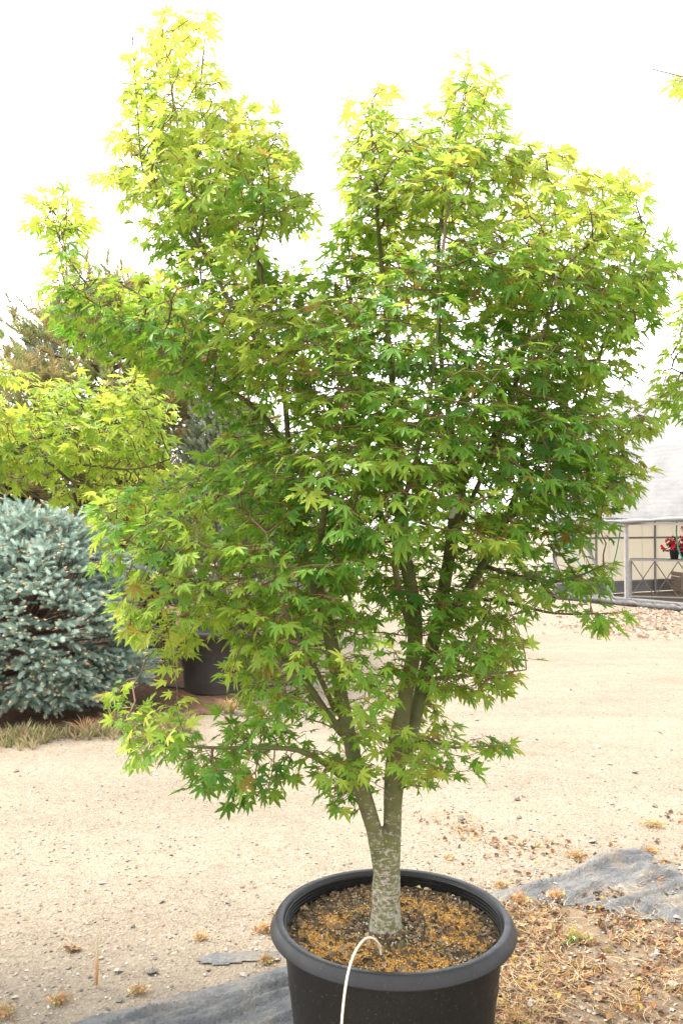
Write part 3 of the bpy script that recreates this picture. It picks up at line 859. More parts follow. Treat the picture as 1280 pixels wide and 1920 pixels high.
# drip tube
M['tube'] = plain('white_tube', (.72, .66, .52), .45, (.62, .55, .42), 30)
M['black'] = plain('black_plastic', (.02, .02, .02), .5, (.035, .033, .03), 30)
dt = thing('drip_tube', Vector((.12, 2.58, RIM - .04)), 'thin white drip tube arching over the front rim of the pot', 'irrigation tube')
pts = [(.118, 2.58, .485), (.116, 2.578, .515), P(712, 1768, 2.56), P(700, 1754, 2.52), P(684, 1754, 2.47), P(667, 1775, 2.41), P(655, 1806, 2.36), P(648, 1840, 2.325), P(643, 1880, 2.315), P(640, 1930, 2.315), Vector((.0, 2.33, .2)), Vector((-.02, 2.30, .03)), Vector((-.15, 2.1, .012)), Vector((-.6, 1.8, .012)), Vector((-1.4, 1.5, .012))]
b_ = MB(); b_.tube(smooth_path([tuple(p) for p in pts], .015), .0036, 8); b_.build('tube', M['tube'], dt, True)
b_ = MB(); b_.tube([(.118, 2.58, .445), (.118, 2.58, .47), (.118, 2.58, .492)], [.004, .0055, .0055], 8); b_.box((.118, 2.575, .475), (.004, .018, .03)); b_.build('emitter', M['black'], dt)

# ------------------------------------------------------------------ main maple
T0 = 2.72
main_stems = [
 # trunk and right stem
 ([(722, 1772, T0, 92), (722, 1748, T0, 74), (722, 1728, T0, 62), (723, 1700, T0, 54), (723, 1655, T0, 50), (727, 1612, T0, 44), (734, 1565, T0, 33), (736, 1495, T0, 37), (743, 1410, T0, 38), (753, 1340, T0, 36), (763, 1280, T0, 34), (777, 1210, T0, 33), (775, 1130, T0 + .02, 32), (760, 1050, T0 + .03, 29), (750, 950, T0 + .05, 26), (744, 850, T0 + .05, 22), (735, 720, T0, 18), (722, 560, T0, 13), (705, 380, T0, 9), (695, 220, T0, 5)], -1),
 # left stem
 ([(719, 1640, T0 - .01, 36), (710, 1598, T0 - .015, 32), (700, 1550, T0 - .02, 29), (682, 1492, T0 - .03, 31), (668, 1440, T0 - .05, 31), (655, 1380, T0 - .05, 30), (638, 1300, T0 - .05, 30), (622, 1210, T0 - .05, 29), (603, 1130, T0 - .04, 28), (575, 1060, T0, 27), (552, 970, T0, 24), (542, 860, T0, 20), (535, 760, T0, 17), (520, 640, T0, 14), (490, 520, T0, 11), (470, 400, T0 + .05, 8), (480, 270, T0 + .05, 5)], 0),
 # rear right stem
 ([(762, 1400, T0, 30), (778, 1340, T0 + .06, 32), (795, 1270, T0 + .10, 31), (815, 1190, T0 + .14, 30), (832, 1100, T0 + .16, 28), (845, 1020, T0 + .16, 27), (856, 940, T0 + .15, 25), (866, 890, T0 + .15, 22), (850, 820, T0 + .15, 17), (832, 720, T0 + .15, 14), (822, 580, T0 + .12, 11), (825, 430, T0 + .1, 9), (850, 280, T0 + .1, 6), (875, 170, T0 + .1, 4)], 0),
 ([(862, 905, T0 + .15, 22), (890, 880, T0 + .15, 21), (912, 840, T0 + .14, 18), (950, 770, T0 + .12, 15), (985, 650, T0 + .1, 12), (1020, 500, T0 + .1, 9), (1050, 360, T0 + .1, 5)], 2),
 ([(815, 1190, T0 + .12, 22), (860, 1130, T0 + .16, 23), (905, 1060, T0 + .18, 21), (945, 980, T0 + .18, 19), (975, 900, T0 + .18, 15), (985, 800, T0 + .2, 12), (1030, 680, T0 + .2, 10), (1080, 540, T0 + .2, 8), (1120, 400, T0 + .2, 5)], 2),
 ([(950, 975, T0 + .18, 13), (1010, 930, T0 + .16, 12), (1070, 870, T0 + .14, 11), (1130, 850, T0 + .12, 9), (1190, 800, T0 + .1, 6), (1215, 785, T0 + .1, 4)], 4),
 ([(1020, 920, T0 + .16, 10), (1075, 800, T0 + .15, 10), (1130, 650, T0 + .15, 8), (1185, 500, T0 + .15, 5), (1215, 420, T0 + .15, 4)], 5),
 # left laterals
 ([(686, 1492, T0 - .03, 15), (655, 1468, T0 - .06, 14), (610, 1430, T0 - .10, 12), (560, 1405, T0 - .12, 10), (490, 1400, T0 - .15, 8), (400, 1400, T0 - .18, 6), (310, 1390, T0 - .2, 5), (240, 1350, T0 - .2, 3)], 1),
 ([(640, 1372, T0 - .05, 19), (612, 1335, T0 - .10, 18), (575, 1280, T0 - .14, 16), (535, 1235, T0 - .18, 14), (470, 1180, T0 - .2, 11), (390, 1110, T0 - .2, 9), (300, 1050, T0 - .2, 6), (220, 1000, T0 - .2, 4)], 1),
 ([(628, 1330, T0 - .05, 13), (595, 1260, T0 - .2, 12), (555, 1190, T0 - .32, 10), (520, 1100, T0 - .4, 8), (500, 1000, T0 - .42, 5)], 1),
 ([(540, 850, T0, 15), (490, 775, T0 - .05, 15), (400, 712, T0 - .08, 13), (330, 665, T0 - .1, 11), (240, 605, T0 - .1, 8), (160, 530, T0 - .1, 6), (110, 450, T0 - .1, 4), (95, 390, T0 - .1, 3)], 1),
 ([(350, 675, T0 - .1, 9), (270, 560, T0, 8), (200, 520, T0, 4)], 10),
 ([(530, 700, T0, 13), (460, 610, T0 + .02, 12), (395, 500, T0 + .02, 10), (350, 380, T0, 8), (335, 260, T0, 6), (315, 130, T0, 4), (300, 40, T0, 3)], 1),
 ([(385, 480, T0, 8), (330, 400, T0 - .05, 7), (270, 330, T0 - .08, 5), (255, 200, T0 - .08, 4), (245, 60, T0 - .08, 3)], 12),
 ([(372, 440, T0, 6), (395, 300, T0 + .05, 5), (375, 170, T0 + .05, 4), (385, 40, T0 + .05, 3)], 12),
 # forward and backward limbs
 ([(603, 1130, T0 - .04, 16), (600, 1030, T0 - .22, 14), (615, 920, T0 - .36, 11), (640, 800, T0 - .42, 8), (650, 680, T0 - .42, 5)], 1),
 ([(770, 1180, T0, 18), (740, 1060, T0 - .2, 15), (760, 930, T0 - .36, 12), (800, 780, T0 - .45, 9), (820, 620, T0 - .45, 7), (830, 480, T0 - .4, 4)], 0),
 ([(845, 1020, T0 + .16, 15), (900, 900, T0 - .1, 12), (960, 760, T0 - .28, 9), (1020, 620, T0 - .3, 7), (1060, 500, T0 - .28, 4)], 2),
 ([(760, 1050, T0 + .03, 16), (700, 930, T0 + .3, 13), (680, 780, T0 + .42, 10), (660, 600, T0 + .42, 7), (640, 460, T0 + .35, 4)], 0),
 ([(845, 1020, T0 + .16, 14), (880, 850, T0 + .42, 11), (930, 660, T0 + .48, 8), (960, 480, T0 + .42, 5)], 2),
 ([(575, 1060, T0, 14), (500, 940, T0 + .28, 11), (430, 800, T0 + .38, 8), (400, 640, T0 + .35, 5)], 1),
 ([(745, 1410, T0, 8), (790, 1385, T0 - .12, 7), (850, 1400, T0 - .2, 5), (930, 1395, T0 - .25, 3)], 0),
 ([(765, 1280, T0, 8), (820, 1270, T0 - .15, 7), (900, 1265, T0 - .22, 5), (985, 1255, T0 - .25, 3)], 0),
 ([(905, 1060, T0 + .18, 10), (970, 1080, T0 + .1, 8), (1050, 1090, T0, 6), (1130, 1060, T0 - .05, 4)], 4),
 ([(870, 1120, T0 + .16, 9), (950, 1130, T0 + .1, 8), (1040, 1150, T0, 5), (1130, 1150, T0 - .05, 3)], 4),
 ([(742, 1480, T0, 5), (770, 1470, T0 - .08, 4), (815, 1475, T0 - .12, 3)], 0),
 ([(670, 1440, T0 - .05, 6), (650, 1480, T0 - .12, 4), (628, 1500, T0 - .15, 3)], 1),
]
crown = [(235, 30), (300, 2), (385, 15), (400, 90), (420, 160), (500, 205), (545, 250), (562, 330), (585, 400), (602, 435), (640, 400), (660, 330), (652, 250), (672, 155), (722, 150), (765, 225), (815, 215), (850, 120), (905, 120), (935, 190), (965, 262), (1060, 255), (1072, 315), (1130, 305), (1200, 365), (1225, 440), (1262, 480), (1245, 560), (1210, 620), (1180, 700), (1190, 760), (1222, 790), (1190, 850), (1180, 930), (1110, 985), (1045, 1010), (1090, 1055), (1150, 1045), (1140, 1080), (1100, 1120), (1175, 1150), (1120, 1180), (1080, 1160), (1000, 1130), (930, 1150), (962, 1190), (990, 1260), (940, 1285), (870, 1290), (830, 1330), (860, 1380), (950, 1385), (940, 1425), (850, 1425), (830, 1480), (760, 1490), (700, 1450), (640, 1515), (610, 1470), (560, 1440), (520, 1508), (440, 1518), (400, 1490), (330, 1430), (250, 1432), (230, 1370), (195, 1300), (240, 1280), (340, 1330), (400, 1385), (440, 1350), (455, 1310), (450, 1290), (425, 1270), (432, 1200), (400, 1178), (348, 1195), (332, 1262), (305, 1252), (295, 1195), (250, 1195), (200, 1150), (230, 1090), (160, 1030), (145, 960), (200, 920), (300, 900), (385, 880), (405, 830), (400, 745), (330, 715), (270, 700), (190, 660), (120, 600), (60, 545), (85, 470), (55, 370), (130, 345), (155, 420), (170, 480), (210, 468), (250, 505), (292, 470), (240, 400), (190, 330), (228, 260), (232, 180), (240, 100)]
def seg_d(x, y, segs):
    d = np.full(len(x), 1e9)
    for (x1, y1, x2, y2) in segs:
        t = np.clip(((x - x1) * (x2 - x1) + (y - y1) * (y2 - y1)) / ((x2 - x1) ** 2 + (y2 - y1) ** 2), 0, 1)
        d = np.minimum(d, np.hypot(x - x1 - t * (x2 - x1), y - y1 - t * (y2 - y1)))
    return d
open_tracks = [(660, 1400, 610, 1180), (590, 1090, 560, 1030), (745, 1400, 778, 1220), (778, 1400, 820, 1200), (835, 1090, 862, 920), (870, 900, 930, 810), (970, 920, 985, 820), (620, 1360, 540, 1240)]
def main_keep(x, y, dep):
    k = np.ones(len(x))
    k *= np.where((y > 650) & (x < 620), .66, 1)
    k *= np.where((y > 980), .82, 1)
    k *= np.where((y < 650) & (x < 560), .75, 1)
    k *= np.where(y > 1400, .8, 1)
    k *= np.where((y > 1180) & (y < 1400) & (x > 570) & (x < 730), .22, 1)
    k *= np.where((y > 1180) & (y < 1500) & (x > 790), .95, 1)
    k *= np.where((y < 260), .5, 1)
    k *= np.where((y > 1390) & (x > 640) & (x < 790), .3, 1)
    k *= np.where((x < 290) & (y < 560), .7, 1)
    k *= np.where((x > 1090) & (y > 600) & (y < 800), .65, 1)
    k *= np.where((y > 860) & (y < 960) & (x > 880) & (x < 980), .35, 1)
    k *= np.where((seg_d(x, y, open_tracks) < 26) & (dep < T0 + .1), .12, 1)
    return k
mt = maple('maple_tree', 'tall green maple with forked lichen-spotted trunk growing in the large black pot', Vector((.14, 2.72, .48)), main_stems, [crown], 2.72, .52, 21500, main_keep, M['leaf'], .040)
# surface roots at the trunk foot
for k, (dx, dy, ln_) in enumerate([(-.045, -.02, .05), (.05, -.015, .055), (-.01, .04, .04), (.035, .03, .04)]):
    b_ = MB(); c = Vector((.140, 2.72, .52)); 
    b_.tube([c + Vector((dx * .3, dy * .3, .0)), c + Vector((dx * .8, dy * .8, -.035)), c + Vector((dx * 1.25, dy * 1.25, -.06)), c + Vector((dx * 1.8, dy * 1.8, -.085))], [.022, .017, .011, .006], 10)
    b_.build('root', M['bark'], mt, True)
# white paper tag wound on the rear stem
M['paper'] = plain('white_paper', (.78, .76, .72), .6, (.7, .68, .62), 40)
b_ = MB(); a = P(843, 972, 2.86); c = P(856, 928, 2.85)
dv = (c - a); sdv = Vector((1, -.25, 0)).normalized() * .010
V = [a - sdv * .8 + Vector((0, -.030, 0)), a + sdv * .8 + Vector((0, -.034, 0)), (a + c) / 2 + sdv + Vector((0, -.04, 0)), (a + c) / 2 - sdv + Vector((0, -.036, 0)), c + sdv * .9 + Vector((0, -.034, 0)), c - sdv * .9 + Vector((0, -.030, 0))]
V2 = [v + Vector((0, .0012, 0)) for v in V]
b_.add(V + V2, [(0, 1, 2, 3), (3, 2, 4, 5), (7, 6, 9, 8), (8, 9, 11, 10), (0, 6, 7, 1), (1, 7, 8, 2), (2, 8, 10, 4), (4, 10, 11, 5), (5, 11, 9, 3), (3, 9, 6, 0)])
o = b_.build('plant_tag', M['paper']); tag(o, 'narrow white paper tag hanging on a stem inside the green maple', 'tag')

# ------------------------------------------------------------------ neighbour maples left and right (trunks stand outside the picture)
YL = 3.35
lp = [(-700, 820), (-640, 620), (-420, 520), (-200, 560), (-60, 640), (-10, 640), (20, 700), (60, 735), (90, 695), (130, 690), (165, 750), (200, 720), (235, 690), (280, 690), (300, 725), (345, 790), (375, 840), (390, 900), (300, 950), (180, 960), (100, 905), (40, 905), (-60, 900), (-250, 980), (-560, 980)]
ls = [
 ([(-330, 1880, YL, 50), (-330, 1700, YL, 44), (-325, 1500, YL, 42), (-320, 1320, YL, 38), (-310, 1180, YL, 32), (-300, 1000, YL, 24), (-290, 800, YL, 16), (-300, 620, YL, 8)], -1),
 ([(-320, 1300, YL, 30), (-250, 1120, YL, 26), (-140, 980, YL, 22), (-20, 870, YL, 16), (60, 850, YL - .02, 11), (130, 900, YL - .02, 8)], 0),
 ([(-20, 870, YL, 14), (80, 820, YL + .05, 11), (180, 800, YL + .05, 8), (290, 760, YL + .05, 4)], 1),
 ([(60, 850, YL, 9), (150, 870, YL - .1, 7), (250, 880, YL - .15, 5), (320, 860, YL - .15, 3)], 1),
 ([(-140, 980, YL, 14), (-80, 800, YL, 10), (-20, 700, YL, 5)], 1),
 ([(-315, 1250, YL, 24), (-420, 1050, YL, 16), (-540, 850, YL, 10)], 0),
]
maple('maple_tree', 'yellow-green maple reaching in from the left edge above the blue spruce', G(-330, 1880).xyz if False else Vector((P(-330, 1700, YL).x, YL, 0)), ls, [lp], YL, .42, 4300, lambda x, y, d: np.where(x < -80, .35, 1), M['leaf_b'], .040, 1, .30)
YR = 3.0
rp = [(1238, 650), (1262, 590), (1300, 540), (1480, 330), (1700, 330), (1850, 620), (1800, 900), (1500, 920), (1330, 830), (1270, 770), (1215, 775), (1232, 720)]
rp2 = [(1195, 112), (1262, 112), (1330, 130), (1480, 200), (1480, 330), (1400, 330), (1330, 200), (1270, 175), (1225, 140)]
rs = [
 ([(1640, 2010, YR, 50), (1640, 1700, YR, 44), (1635, 1450, YR, 40), (1620, 1200, YR, 34), (1600, 950, YR, 24), (1580, 650, YR, 15), (1560, 400, YR, 8)], -1),
 ([(1620, 1200, YR, 26), (1540, 1000, YR, 20), (1420, 830, YR, 13), (1330, 730, YR, 8), (1260, 690, YR, 4)], 0),
 ([(1590, 800, YR, 14), (1500, 500, YR - .05, 9), (1440, 300, YR - .08, 6), (1340, 165, YR - .1, 4), (1225, 122, YR - .1, 2.5)], 0),
 ([(1610, 1050, YR, 16), (1720, 850, YR, 10), (1760, 650, YR, 6)], 0),
]
maple('maple_tree', 'maple reaching in at the right edge above the greenhouse roof', Vector((P(1640, 1700, YR).x, YR, 0)), rs, [rp, rp2], YR, .35, 2600, lambda x, y, d: np.where(x > 1340, .4, .8), M['leaf_b'], .040, .8, .10, n_obj=90)
for nm, c in (('left', Vector((P(-330, 1700, YL).x, YL, 0))), ('right', Vector((P(1640, 1700, YR).x, YR, 0)))):
    pt = thing('nursery_pot', c, 'black nursery pot of the maple just outside the %s edge' % nm, 'pot', 'pots of the neighbouring maples')
    b_ = MB(); b_.lathe([(.0, .004), (.27, .004), (.32, .44), (.345, .45), (.34, .49), (.32, .50), (.31, .47), (.305, .44), (.0, .45)], c, 48); b_.build('pot_body', M['pot'], pt, True)

# ------------------------------------------------------------------ conifers
def shoot_variant(seed, n=60, L=1.0, nl=.17, wd=.022, bud=True, cone=.45):
    r = random.Random(seed); V = []; Fc = []; pm = []
    for i in range(n):
        t = (i + r.random()) / n; a = i * 2.4 + r.uniform(-.3, .3)
        u = Vector((math.cos(a), cone + r.uniform(0, .35), math.sin(a) + .25)).normalized()
        b = Vector((0, t * L, 0)); sdv = u.cross(Vector((0, 1, 0))).normalized() * wd
        ll = nl * (1 - .35 * t) * r.uniform(.8, 1.15)
        k = len(V); V += [b - sdv, b + sdv, b + u * ll]; Fc.append((k, k + 1, k + 2)); pm += [0, 0, 0]
    # stem
    k = len(V); V += [(-.02, 0, 0), (.02, 0, 0), (0, L, .02)]; Fc.append((k, k + 1, k + 2)); pm += [.5] * 3
    if bud:
        k = len(V); rr = .085; ring = [(rr * math.cos(j * 1.2566), L * .97, rr * math.sin(j * 1.2566)) for j in range(5)]
        V += ring + [(0, L * 1.20, 0), (0, L * .88, 0)]; pm += [1] * 7
        for j in range(5): Fc += [(k + j, k + (j + 1) % 5, k + 5), (k + (j + 1) % 5, k + j, k + 6)]
    return np.array([tuple(v) for v in V]), np.array(Fc), np.array(pm)
def needle_mat(name, a, b2, bud, trans=.2):
    m, n, b = mat(name)
    at = N(n, 'ShaderNodeAttribute', attribute_name='tint'); sp = N(n, 'ShaderNodeSeparateColor'); n.links.new(at.outputs['Color'], sp.inputs[0])
    c = ramp(n, sp.outputs[0], [(0, a), (1, b2)])
    v = N(n, 'ShaderNodeMath', operation='MULTIPLY_ADD'); n.links.new(sp.outputs[1], v.inputs[0]); v.inputs[1].default_value = .6; v.inputs[2].default_value = .7
    h = N(n, 'ShaderNodeHueSaturation'); n.links.new(c, h.inputs['Color']); n.links.new(v.outputs[0], h.inputs['Value'])
    c = mix(n, sp.outputs[2], h.outputs[0], bud)
    n.links.new(c, b.inputs['Base Color']); b.inputs['Roughness'].default_value = .6; b.inputs['Specular IOR Level'].default_value = .25
    tr = N(n, 'ShaderNodeBsdfTranslucent'); n.links.new(c, tr.inputs[0])
    ms = N(n, 'ShaderNodeMixShader'); ms.inputs[0].default_value = trans
    n.links.new(b.outputs[0], ms.inputs[1]); n.links.new(tr.outputs[0], ms.inputs[2]); n.links.new(ms.outputs[0], n.nodes['Material Output'].inputs[0])
    return m
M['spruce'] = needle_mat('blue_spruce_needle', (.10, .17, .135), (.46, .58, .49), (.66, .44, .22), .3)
M['wood'] = plain('conifer_bark', (.15, .085, .055), .9, (.06, .04, .03), 14, .01)

def spruce():
    C = Vector((-2.97, 8.25, .62)); root = thing('blue_spruce', Vector((C.x, C.y, 0)), 'dense rounded blue spruce bush with tan buds on the left', 'bush')
    b_ = MB(); b_.tube([(C.x, C.y, -.02), (C.x, C.y, .7), (C.x + .03, C.y, 1.5)], [.06, .045, .015], 10); b_.build('trunk', M['wood'], root, True)
    pos, d, nr, sz, tn = [], [], [], [], []; br = MB()
    nb = 1150
    for k in range(nb):
        zc = 1 - 1.78 * (k + .5) / nb; a = k * 2.39996 + random.uniform(-.3, .3)
        rr = math.sqrt(max(0, 1 - zc * zc))
        u = Vector((math.cos(a) * rr, math.sin(a) * rr, zc))
        if u.y > .45 and random.random() < .5: continue
        q = noise.noise(Vector((u.x * 2.6, u.y * 2.6, u.z * 5.5)))
        if q < -.45: continue
        s_ = .97 + .22 * q + .06 * noise.noise(u * 8) + random.uniform(-.04, .03)
        tip = Vector((u.x * 1.13, u.y * 1.13, u.z * (1.36 if u.z > 0 else .70))) * s_ + C
        if tip.z < .04: tip.z = .04 + random.random() * .08
        out = Vector((u.x + random.gauss(0, .22), u.y + random.gauss(0, .22), u.z * .28 + random.uniform(-.12, .10))).normalized()
        side = out.cross(Vector((0, 0, 1))).normalized(); upv = side.cross(out)
        if k % 3 == 0: br.tube([C + Vector((0, 0, (tip.z - C.z) * .4 - .05)), C.lerp(tip, .6), tip - out * .2], [.014, .008, .003], 4, False)
        rl = random.uniform(-.5, .5); upv, side = upv * math.cos(rl) + side * math.sin(rl), side * math.cos(rl) - upv * math.sin(rl)
        for j in range(9):
            t_ = (0, .05, .05, .11, .11, .17, .17, .24, .24)[j]; sg = (0, 1, -1, 1, -1, 1, -1, 1, -1)[j]
            yaw = sg * random.uniform(.5, 1.05); L = random.uniform(.09, .15) * (1.1 if j == 0 else 1 - t_ * .5)
            dd = (out * math.cos(yaw) + side * math.sin(yaw) + upv * random.uniform(-.15, .30)).normalized()
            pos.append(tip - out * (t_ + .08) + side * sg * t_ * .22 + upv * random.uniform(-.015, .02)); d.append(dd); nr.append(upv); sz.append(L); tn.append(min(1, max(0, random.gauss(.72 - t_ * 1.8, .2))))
    br.build('branches', M['wood'], root, False, 'stuff')
    pos = np.array([tuple(p) for p in pos]); d = np.array([tuple(p) for p in d]); nr = np.array([tuple(p) for p in nr]); sz = np.array(sz); n = len(pos)
    VA = [shoot_variant(i, 62, 1, .26, .027, True, .40) for i in range(3)] + [shoot_variant(i + 9, 62, 1, .26, .027, False, .40) for i in range(3)]
    Mx = frames(pos, d, nr, sz); vi = RNG.integers(0, 6, n)
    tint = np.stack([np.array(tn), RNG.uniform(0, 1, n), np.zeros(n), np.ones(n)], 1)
    px = 640 + pos[:, 0] / pos[:, 1] * F
    rank = np.where(px > -5, -pos[:, 1], -99) + np.array([0.0] * n); big = np.zeros(n, bool); big[np.argsort(-rank)[:300]] = True
    cache = []
    for v in range(6):
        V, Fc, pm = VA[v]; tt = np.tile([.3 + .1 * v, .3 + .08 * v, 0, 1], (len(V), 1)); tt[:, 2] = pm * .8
        cache.append(mesh_np('shoot', V, Fc, M['spruce'], False, {'tint': tt}))
    for q in np.nonzero(big)[0]:
        o = bpy.data.objects.new('shoot', cache[vi[q]]); COL.objects.link(o); o.parent = root
        o.matrix_basis = Matrix.Translation(-root.location) @ to_matrix(Mx[q])
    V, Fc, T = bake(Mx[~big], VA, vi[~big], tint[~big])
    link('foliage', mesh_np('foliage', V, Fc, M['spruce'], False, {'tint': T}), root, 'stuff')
spruce()

def conifer(name, label, base, h, z0, rad, m, nb=60, nt_=12, tuft=.17, lean=(0, 0), tr=.07, fine=True, cat='tree', group=None, shape='cone', nl=.55, ov=0):
    root = thing(name, base, label, cat, group)
    top = base + Vector((lean[0], lean[1], h))
    def axis(z):
        t = z / h; return base + Vector((lean[0] * t * t, lean[1] * t * t, z)) + Vector((.04 * math.sin(z * 2), 0, 0))
    b_ = MB(); zz = [h * k / 8 for k in range(9)]; b_.tube([axis(q) for q in zz], [tr * (1 - .85 * q / h) + .006 for q in zz], 10); b_.build('trunk', M['wood'], root, True)
    br = MB(); pos, d, nr, sz, ag = [], [], [], [], []
    for k in range(nb):
        t = (k + random.random()) / nb; z = z0 + (h - z0) * t; a = k * 2.4 + random.uniform(-.3, .3)
        if shape == 'cone': L = rad * (1 - t) ** .8 * random.uniform(.75, 1.1) + .08
        else: L = rad * math.sqrt(max(0, 1 - (2 * t - .75) ** 2 / 1.6)) * random.uniform(.55, 1.15) + .06
        u = Vector((math.cos(a), math.sin(a), random.uniform(-.05, .35)))
        p0 = axis(z); p1 = p0 + u * L * .6; p2 = p0 + u * L + Vector((0, 0, L * .12))
        br.tube([p0, p1, p2], [.018, .011, .005], 5, False)
        clump = random.uniform(.7, 1.3)
        for j in range(int(nt_ * 2.1)):
            s_ = random.uniform(.3, 1.02) ** .6
            q = p0.lerp(p2, s_); sp_ = .16 * clump * (.5 + L * .5)
            q = q + Vector((random.gauss(0, sp_), random.gauss(0, sp_), random.gauss(0, sp_ * .45)))
            pos.append(q); dd = (q - p0).normalized() * .7 + Vector((random.gauss(0, .4), random.gauss(0, .4), .55 + random.gauss(0, .3))); d.append(dd.normalized()); nr.append(Vector((0, 0, 1)).lerp(Vector((1, 0, 0)), random.random() * .4))
            sz.append(tuft * random.uniform(.7, 1.2)); ag.append(random.random())
    br.build('branches', M['wood'], root, False, 'stuff')
    pos = np.array([tuple(p) for p in pos]); d = np.array([tuple(p) for p in d]); nr = np.array([tuple(p) for p in nr]); sz = np.array(sz); n = len(pos)
    VA = [shoot_variant(50 + i, 30, .8, nl, .038, False, .75) for i in range(4)]
    Mx = frames(pos, d, nr, sz)
    tint = np.stack([np.array(ag), RNG.uniform(0, 1, n), np.zeros(n), np.ones(n)], 1)
    V, Fc, T = bake(Mx, VA, RNG.integers(0, 4, n), tint)
    link('foliage', mesh_np('foliage', V, Fc, m, False, {'tint': T}), root, 'stuff')
    return root
M['pine'] = needle_mat('pine_needle', (.20, .27, .08), (.34, .25, .10), (.3, .15, .08), .3)
M['pine_blue'] = needle_mat('blue_pine_needle', (.13, .19, .16), (.28, .36, .31), (.3, .2, .1), .25)
M['pine_grey'] = needle_mat('grey_green_needle', (.11, .15, .09), (.24, .25, .15), (.3, .2, .1), .25)
M['pine_dark'] = needle_mat('dark_conifer_needle', (.04, .08, .03), (.10, .16, .06), (.3, .2, .1), .25)
def B(px, Y): return Vector(((px - 640) / F * Y, Y, 0))
conifer('pine_tree', 'brownish green pine with reddish trunk behind the blue spruce', B(122, 10.5), 4.45, 1.9, 1.45, M['pine'], 95, 18, .20, (.75, 0), .10, shape='round')
conifer('pine_tree', 'brown-green pine standing behind the big maple, right of the reddish-trunked pine', B(345, 12), 4.2, 1.0, 1.1, M['pine'], 70, 15, .2, (.1, 0), .08, shape='round')
conifer('spruce_tree', 'open blue-grey spruce rising above the pines at far left', B(75, 13), 4.75, 1.2, 1.05, M['pine_blue'], 60, 11, .20, (0, 0), .07, nl=.35)
conifer('spruce_tree', 'grey-green spruce in the large dark pot behind the maple', B(412, 9.3), 3.0, .75, .78, M['pine_grey'], 70, 14, .15, (0, 0), .05, nl=.3)
conifer('pine_tree', 'small bushy green pine between the blue spruce and the large dark pot', B(288, 11.3), 1.75, .7, .5, M['pine_dark'], 40, 14, .14, (0, 0), .04, shape='round')
conifer('spruce_tree', 'grey-blue spruce seen through the left half of the maple', B(545, 13.5), 2.9, .5, .8, M['pine_blue'], 60, 12, .17, (0, 0), .05, nl=.3)
conifer('conifer_tree', 'dark green conifer behind the top of the blue spruce', B(10, 11.5), 2.6, .2, .95, M['pine_dark'], 80, 16, .17, (0, 0), .06)
conifer('conifer_tree', 'dark green conifer behind the reddish pine trunk', B(205, 14.5), 2.6, .3, .9, M['pine_dark'], 70, 15, .18, (0, 0), .06)
conifer('conifer_tree', 'dark green conifer standing outside the left edge', B(-190, 11), 3.2, .2, 1.1, M['pine_dark'], 70, 14, .18, (0, 0), .06)
conifer('pine_tree', 'distant green pine behind the left centre of the maple', B(455, 16), 3.9, .8, 1.0, M['pine'], 60, 14, .2, (0, 0), .07, shape='round')

# pots in the nursery rows
def back_pot(c, r, h, label, m):
    t = thing('nursery_pot', c, label, 'pot', 'large pots in the rows behind')
    b_ = MB(); b_.lathe([(.0, .0), (r * .84, .0), (r * .86, .02), (r * .93, h * .45), (r * .95, h * .47), (r * .97, h - .07), (r, h - .07), (r * 1.02, h - .02), (r, h), (r * .95, h), (r * .93, h - .05), (0, h - .06)], c, 48)
    b_.build('pot_body', m, t, True); return t
M['pot_dusty'] = pot_mat('dusty_pot', (.050, .044, .040), (.16, .13, .11), .5)
back_pot(B(412, 9.3), .43, .66, 'large dusty black pot with a tree on the mulch behind the maple', M['pot_dusty'])
back_pot(B(255, 14.2), .42, .75, 'farther black pot whose rim shows just right of the blue spruce', M['pot_rim'])
back_pot(B(288, 11.3), .30, .62, 'black pot of the small bushy pine beside the blue spruce', M['pot_rim'])
back_pot(B(545, 13.5), .34, .5, 'black pot under the grey-blue spruce behind the maple', M['pot_rim'])
back_pot(B(205, 14.5), .34, .5, 'black pot under the dark conifer hidden behind the blue spruce', M['pot_rim'])
# feeder pipe on the mulch
b_ = MB(); b_.tube(smooth_path([tuple(G(px, py, .02)) for px, py in [(180, 1262), (280, 1280), (330, 1288), (400, 1293), (450, 1290), (560, 1280)]], .1), .012, 6)
tag(b_.build('irrigation_pipe', M['pot_rim'], None, True), 'thin dark irrigation pipe lying in front of the dusty pot', 'pipe')

# ------------------------------------------------------------------ greenhouse
F0 = Vector((5.3, 21.3, 0)); aa = Vector((.5, -.87, 0)).normalized(); nn = Vector((.87, .5, 0)).normalized()
def cloth_mat():
    m, n, b = mat('greenhouse_cover'); o = coords(n)
    c = ramp(n, tex(n, 1.2, 5, .6, o), [(.35, (.19, .187, .187)), (.65, (.28, .275, .27))])
    wv = N(n, 'ShaderNodeTexWave', Scale=3.2, Distortion=1.5); wv.bands_direction = 'Z'; n.links.new(o, wv.inputs[0])
    c = mix(n, .04, c, wv.outputs[0], 'OVERLAY')
    n.links.new(c, b.inputs['Base Color']); b.inputs['Roughness'].default_value = .6
    tr = N(n, 'ShaderNodeBsdfTranslucent'); n.links.new(c, tr.inputs[0]); ms = N(n, 'ShaderNodeMixShader'); ms.inputs[0].default_value = .3
    n.links.new(b.outputs[0], ms.inputs[1]); n.links.new(tr.outputs[0], ms.inputs[2]); n.links.new(ms.outputs[0], n.nodes['Material Output'].inputs[0])
    bump(n, b, tex(n, 2.5, 5, .6, coords(n, (1, 1, 2.2))), .05, .35)
    return m
M['cover'] = cloth_mat()
M['panel'] = plain('cream_panel', (.68, .66, .59), .5, (.60, .57, .49), 3, stretch=(9, 9, .5))
m_, n_, bb = M['panel'], M['panel'].node_tree, M['panel'].node_tree.nodes['Principled BSDF']
